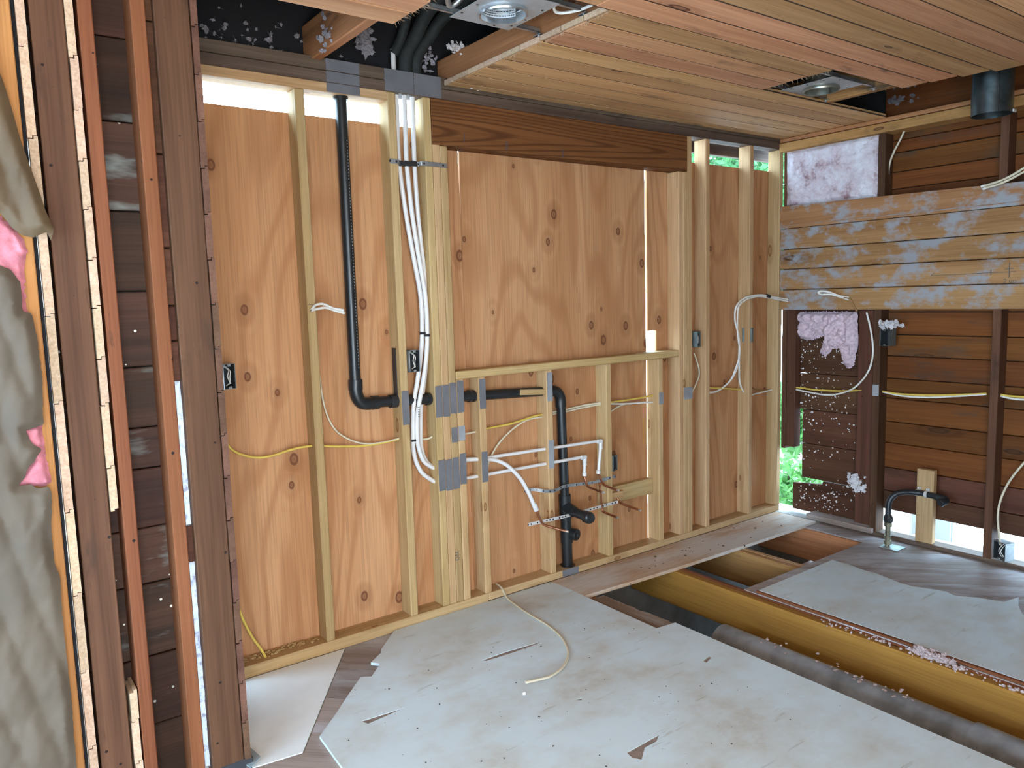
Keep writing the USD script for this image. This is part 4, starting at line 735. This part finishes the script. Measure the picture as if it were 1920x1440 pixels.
cable('electrical_cable', 'tan cable hanging in the bay right of the pale insulation', [W(1696, 245, 4.44), W(1688, 262, 4.44), W(1676, 285, 4.44), W(1668, 308, 4.44), W(1665, 335, 4.44), W(1664, 362, 4.44)], 0.0058, cream)
cable('electrical_cable', 'tan cable arching up from the steel junction box at the right edge', [W(1876, 1022, 4.38), W(1873, 1000, 4.38), W(1871, 970, 4.39), W(1874, 945, 4.40), W(1884, 918, 4.42), W(1900, 892, 4.43), W(1925, 862, 4.44), W(1970, 810, 4.45)], 0.006, cream)

# insulation on the right wall
def xplane(x0, amp, seed, f=24): return lambda u, v, d: np.stack([x0-amp*np.clip(d/0.02, 0.15, 1)*meshkit.fbm(np.stack([u*f, v*f, u*0], 1), 5, seed)*1.5, u, v], 1)
single('insulation_batt', 'pale lilac insulation panel filling the upper corner bay above the smeared boards', 'insulation', sheet([(-0.028, 2.013), (-0.625, 2.0), (-0.625, 2.352), (-0.025, 2.352)], xplane(4.408, 0.03, 4, 22), 0.009), lilac, smooth=True)
pk_out = [(1474, 585), (1540, 584), (1607, 585), (1606, 612), (1609, 640), (1604, 662), (1600, 685), (1591, 692), (1585, 690), (1579, 678), (1576, 664), (1572, 652), (1566, 655), (1561, 652), (1556, 660), (1546, 669), (1540, 664), (1536, 659), (1541, 648), (1546, 632), (1545, 628), (1535, 634), (1522, 638), (1508, 637), (1497, 632), (1487, 630), (1483, 618), (1479, 600)]
single('torn_insulation', 'ragged pink-white insulation remnant hanging below the smeared boards', 'insulation', sheet([tuple(W(a, b, 4.455)[1:]) for a, b in pk_out], xplane(4.47, 0.045, 6, 34), 0.007, 0.006), pale_pink, smooth=True)
tuft('insulation_clump', 'white insulation clump stuck low on the dark stud in the corner bay', W(1607, 906, 4.40), 31, 60, (0.01, 0.028, 0.03), (0.006, 0.013))
tuft('insulation_dust', 'grey-pink insulation dust heaped along the yellow floor joist', (3.09, -1.62, -0.012), 33, 70, (0.012, 0.05, 0.008), (0.006, 0.014), plain('pink_dust', (0.50, 0.40, 0.40), 0.95))
gd = np.random.default_rng(8)
single('insulation_crumbs', 'scattered insulation crumbs along the top of the yellow floor joist', 'insulation', crumbs([(3.075+gd.normal(0, .014), -1.1-gd.random()*1.6, -0.018) for k in range(150)], 5, (0.002, 0.007)), plain('pink_dust', (0.50, 0.40, 0.40), 0.95), kind='stuff')
single('wood_chips', 'wood chips and dust on the bottom plate at the left', 'debris', crumbs([(0.83+gd.random()*0.33, 0.06+gd.normal(0, .014), 0.041) for k in range(120)], 6, (0.002, 0.008), .6), sp_x, kind='stuff')
single('floor_debris', 'dark specks of debris scattered on the plank along the wall', 'debris', crumbs([(2.7+gd.random()*1.5, -0.05-gd.random()*0.22, 0.001) for k in range(18)], 7, (0.002, 0.009), .4), bark, kind='stuff')
single('floor_crumbs', 'dark crumbs scattered over the white floor sheet', 'debris', crumbs([(0.95+gd.random()*1.5, -0.35-gd.random()*1.5, 0.001) for k in range(90)], 9, (0.0012, 0.0036), .5), ink, kind='stuff')
single('paper_scrap', 'tiny white scrap on the floor below the loose cable', 'scrap', crumbs([wz(983, 1300, 0.004)], 3, (0.006, 0.007)), fluff)
single('card_scrap', 'grey-blue card corner on the floor by the foot of the end stud', 'scrap', prism([tuple(wz(p, q_)[:2]) for p, q_ in ((462, 1396), (489, 1420), (470, 1440), (462, 1436))], 'xy', 0.0, 0.003), greyblue)

# ================================================================== LIGHTS, DUCT
plate_steel = plain('plate_steel', (0.52, 0.55, 0.58), 0.55, 0.5, noise=0.15, nscale=12)
def light(label, cx, cy, z0, x0, x1, y0, y1, barx, bars, R, sticker, matc, tall=0.15):
    t = thing('recessed_light', label, 'light fixture', (cx, cy, z0))
    pl = sbox(x0, y0, x1, y1).difference(Point(cx, cy).buffer(R+.001, 24))
    t.part('frame_plate', prism(pl, 'xy', z0+.012, z0+.0145), plate_steel)
    can = t.part('can', lathe([(R, -.004), (R+.004, -.006), (R+.006, 0), (R+.004, .004), (R+.0015, .012), (R+.0015, tall), (0, tall), (0, tall-.002), (R, tall-.002), (R, .012), (R, -.004)], (cx, cy, z0), (0, 0, 1), 40), matc, smooth=35)
    for h in (.03, .045): can.part('rib', lathe([(R-.0001, h-.003), (R-.002, h), (R-.0001, h+.003)], (cx, cy, z0), (0, 0, 1), 40), matc, smooth=35)
    for yy in bars: t.part('hanger_bar', cat([box(barx[0], barx[1], yy-.007, yy+.007, z0+.018, z0+.021, .0006), box(barx[0], barx[1], yy-.007, yy-.005, z0+.018, z0+.034, .0006)]), galv)
    for yy in bars:
        for xx in barx: t.part('mounting_foot', cat([box(xx-.012, xx+.012, yy-.02, yy+.02, z0+.008, z0+.012, .001), rod((xx, yy, z0), (xx, yy, z0+.012), .006, 10)]), galv)
    t.part('plate_hole', cat([rod((x0+(x1-x0)*a, y0+(y1-y0)*b, z0+.0105), (x0+(x1-x0)*a, y0+(y1-y0)*b, z0+.0118), .0045, 10) for a, b in ((.06, .2), (.07, .5), (.05, .8), (.93, .25), (.95, .6), (.92, .85), (.3, .05), (.7, .95))]), blackt, kind='stuff')
    if sticker:
        a = np.linspace(math.radians(20), math.radians(115), 14); r_ = R-.0008
        v, f = [], []
        for i, th in enumerate(a):
            for h in (.016, .068): v.append((cx+r_*math.cos(th), cy+r_*math.sin(th), z0+h))
        for i in range(len(a)-1): f += [[2*i, 2*i+2, 2*i+1], [2*i+1, 2*i+2, 2*i+3]]
        st = t.part('sticker', trimesh.Trimesh(np.array(v), f, process=False), paper_white, 'white printed sticker inside the can')
        rr = random.Random(3); bars_ = []
        for row in range(6):
            h = .022+row*.0075; th = math.radians(24)
            while th < math.radians(110):
                w = math.radians(rr.uniform(2, 7)); r2 = r_-.0006; p = [(cx+r2*math.cos(q), cy+r2*math.sin(q), z0+h) for q in (th, th+w)]
                bars_.append(obox(p[0], p[1], .0004, .0032, c=.0001)); th += w+math.radians(rr.uniform(1.2, 2.5))
        st.part('print', cat(bars_), ink)
    return t
l1 = light('round steel recessed light can with white sticker in the ceiling hole', 1.625, -0.795, 2.450, 1.500, 1.755, -0.945, -0.650, (1.305, 1.880), (-0.672, -0.925), 0.079, True, bright_galv)
l1.part('flex_conduit', tube([(1.52, -0.80, 2.56), (1.50, -0.72, 2.50), (1.47, -0.70, 2.48), (1.44, -0.74, 2.50), (1.42, -0.8, 2.55)], .010, 12), galv, 'ribbed flexible conduit', smooth=50)
l1.part('junction_case', box(1.50, 1.545, -0.90, -0.83, 2.466, 2.53), galv)
l1.part('wire', tube([(1.76, -0.90, 2.49), (1.80, -0.87, 2.468), (1.85, -0.90, 2.47), (1.875, -0.97, 2.475), (1.88, -1.05, 2.49)], .0055, 8), whitec, 'white cable', smooth=50)
light('shallow steel recessed light ring in the far ceiling hole by the right wall', 3.515, -0.815, 2.440, 3.385, 3.645, -0.955, -0.665, (3.19, 3.755), (-0.69, -0.945), 0.079, False, plain('brassy_steel', (0.46, 0.46, 0.40), 0.3, 0.9, noise=0.3, nscale=12), 0.06)
du = thing('metal_duct', 'round dark galvanized duct hanging from the ceiling gap at the right', 'duct', (4.105, -1.34, 2.283))
ductm = plain('dull_galvanized_duct', (0.13, 0.16, 0.17), 0.30, 0.85, noise=0.6, nscale=9)
R = 0.086
du.part('sleeve', lathe([(R, 0.0), (R+.0015, 0.0), (R+.0015, .6), (R, .6), (R, 0.0)], (4.105, -1.34, 2.283), (0, 0, 1), 48), ductm, smooth=35)
du.part('seam', box(4.105-R*.80-.004, 4.105-R*.80+.002, -1.34-R*.62-.004, -1.34-R*.62+.003, 2.283, 2.88, .001), ductm)
du.part('damper', lathe([(0, .05), (R-.002, .05), (R-.002, .052), (0, .052)], (4.105, -1.34, 2.283), (0, 0, 1), 32), inside)
du.part('rim_tab', box(4.105+.01, 4.105+.04, -1.34-R-.006, -1.34-R+.002, 2.283, 2.296, .001), white_strap, 'pale tab on the rim')

# ================================================================== gas pipe, block, drain
bl = single('backing_block', 'upright wooden block behind the black gas pipe', 'block', box(4.395, 4.435, -1.000, -0.905, 0.012, 0.440, .003), spruce('z'))
gp = thing('gas_pipe', 'black iron gas pipe rising from the floor and bending across the wooden block', 'pipe', (4.262, -0.815, -0.012))
gp.part('pipe', tube([(4.262, -0.815, 0.13), (4.266, -0.812, 0.20), (4.275, -0.815, 0.255), (4.295, -0.838, 0.293), (4.325, -0.875, 0.307), (4.352, -0.915, 0.308), (4.366, -0.955, 0.307), (4.366, -1.055, 0.302)], 0.0165, 16), iron, smooth=50)
gp.part('nipple', rod((4.262, -0.815, -0.012), (4.262, -0.815, 0.14), 0.0145), brass, 'brassy scraped nipple', smooth=50)
for z, r, m in ((0.0, .021, brass), (0.03, .020, brass), (0.105, .021, brass)): gp.part('collar', lathe([(0, 0), (r, 0), (r, .022), (0, .022)], (4.262, -0.815, z), (0, 0, 1), 8), m)
gp.part('union', lathe([(.012, 0), (.022, 0), (.026, .008), (.026, .026), (.018, .045), (.012, .045)], (4.262, -0.815, 0.13), (0, 0, 1), 8), iron)
gp.part('elbow', tube([(4.366, -1.03, 0.303), (4.366, -1.065, 0.300), (4.356, -1.085, 0.295), (4.325, -1.075, 0.285)], 0.020, 14), iron, smooth=50)
gp.part('cap', lathe([(0, 0), (.018, 0), (.022, .006), (.022, .022), (0, .022)], (4.318, -1.072, 0.283), (0.9, -.25, .25), 16), iron, smooth=40)
for y in (-0.925, -0.975): gp.part('strap_clamp', cat([lathe([(.0172, -.008), (.0195, -.008), (.0195, .008), (.0172, .008)], (4.366, y, 0.306), (0, 1, 0), 16), rod((4.39, y, 0.328), (4.372, y, 0.332), .005, 8), box(4.380, 4.395, y-.008, y+.008, .312, .338, .001)]), white_strap, 'pale pipe clamp', smooth=40)
gp.part('floor_flange', box(4.205, 4.305, -0.90, -0.79, -0.0122, -0.009, .001), galv)
dr = thing('drain_pipe', 'thick grey drain pipe lying under the floor beside the yellow joist', 'pipe', (2.79, -2.0, -0.25))
dr.part('pipe', tube([(2.79, -0.80, -0.160), (2.79, -1.4, -0.157), (2.79, -2.03, -0.155)], 0.088, 28, 4), greypipe, smooth=50)
dr.part('coupling', rod((2.79, -1.90, -0.155), (2.79, -2.10, -0.155), 0.0945, 28), greypipe, smooth=50); dr.part('pipe', rod((2.79, -2.03, -0.155), (2.79, -3.9, -0.150), 0.088, 28), greypipe, smooth=50)
single('pipe_dust', 'dusty insulation crumbs on top of the grey drain pipe', 'debris', crumbs([(2.80+gd.normal(0, .02), -1.0-gd.random()*.7, -0.068) for k in range(36)], 12, (0.003, 0.008), .35), plain('pink_dust', (0.50, 0.40, 0.40), 0.95), kind='stuff')
single('crawl_insulation', 'sunlit white insulation sheet down in the far floor bay', 'insulation', sheet([(3.62, -0.70), (4.30, -0.70), (4.30, -0.33), (3.62, -0.33)], lambda u, v, d: np.stack([u, v, -0.235+0.012*meshkit.fbm(np.stack([u*14, v*14, u*0], 1), 4, 2)], 1), 0.02), fluff, smooth=True)

# ================================================================== OUTSIDE
def plant(name, label, base, h, rad, n, leaf, lm, category, seed, trunk=0.06, zlow=0.3):
    g = np.random.default_rng(seed); b = np.array(base, float); t = thing(name, label, category, b)
    c = g.normal(0, 1, (n, 3)); c /= np.linalg.norm(c, axis=1, keepdims=True); c *= (g.random((n, 1))**0.4)
    lump = 0.75+0.5*meshkit.noise(c*2.3, seed)[:, None]
    p = b+[0, 0, h*(zlow+1)/2]+c*lump*[rad, rad, h*(1-zlow)/2]
    a = g.normal(0, 1, (n, 3)); a /= np.linalg.norm(a, axis=1, keepdims=True); q = np.cross(a, g.normal(0, 1, (n, 3))); q /= np.linalg.norm(q, axis=1, keepdims=True)
    s = leaf*(0.6+0.8*g.random((n, 1))); v = np.stack([p-a*s, p+q*s*.45, p+a*s, p-q*s*.45], 1).reshape(-1, 3); k = np.arange(n)*4
    f = np.vstack([np.stack([k, k+1, k+2], 1), np.stack([k, k+2, k+3], 1)])
    t.part('foliage', trimesh.Trimesh(v, f, process=False), lm, kind='stuff')
    t.part('trunk', tube([b, b+[0.03, 0.02, h*.3], b+[-.02, .03, h*.75]], np.linspace(trunk, trunk*.5, 17), 8), bark)
plant('tree', 'green leafy tree outside the gap above the right studs', (9.6, 4.4, -0.65), 5.4, 1.3, 8000, 0.07, leaf_a, 'tree', 1, 0.10, 0.30)
plant('tree', 'second leafy tree outside, nearer the corner post', (11.6, 3.0, -0.65), 5.6, 1.2, 7000, 0.07, leaf_a, 'tree', 2, 0.09, 0.35)
plant('shrub', 'bright green shrub in the corner gap by the old post', (8.0, 2.1, -0.64), 1.1, 0.55, 1500, 0.07, leaf_b, 'shrub', 3, 0.02, 0.1)
plant('shrub', 'low leafy shrub outside at the foot of the corner gap', (6.2, 1.1, -0.64), 0.55, 0.35, 700, 0.05, leaf_b, 'shrub', 4, 0.015, 0.05)
ob = thing('utility_box', 'white box on the ground outside the low gap behind the gas pipe', 'box', (4.95, -0.70, -0.62))
ob.part('case', box(4.90, 5.15, -0.90, -0.62, -0.62, 0.11, .01), plain('white_metal', (0.72, 0.74, 0.75), 0.5)); ob.part('door', box(4.893, 4.902, -0.88, -0.64, -0.55, 0.08, .002), plain('white_metal', (0.72, 0.74, 0.75), 0.5)); ob.part('latch', box(4.886, 4.894, -0.66, -0.65, 0.035, 0.055, .001), ink)
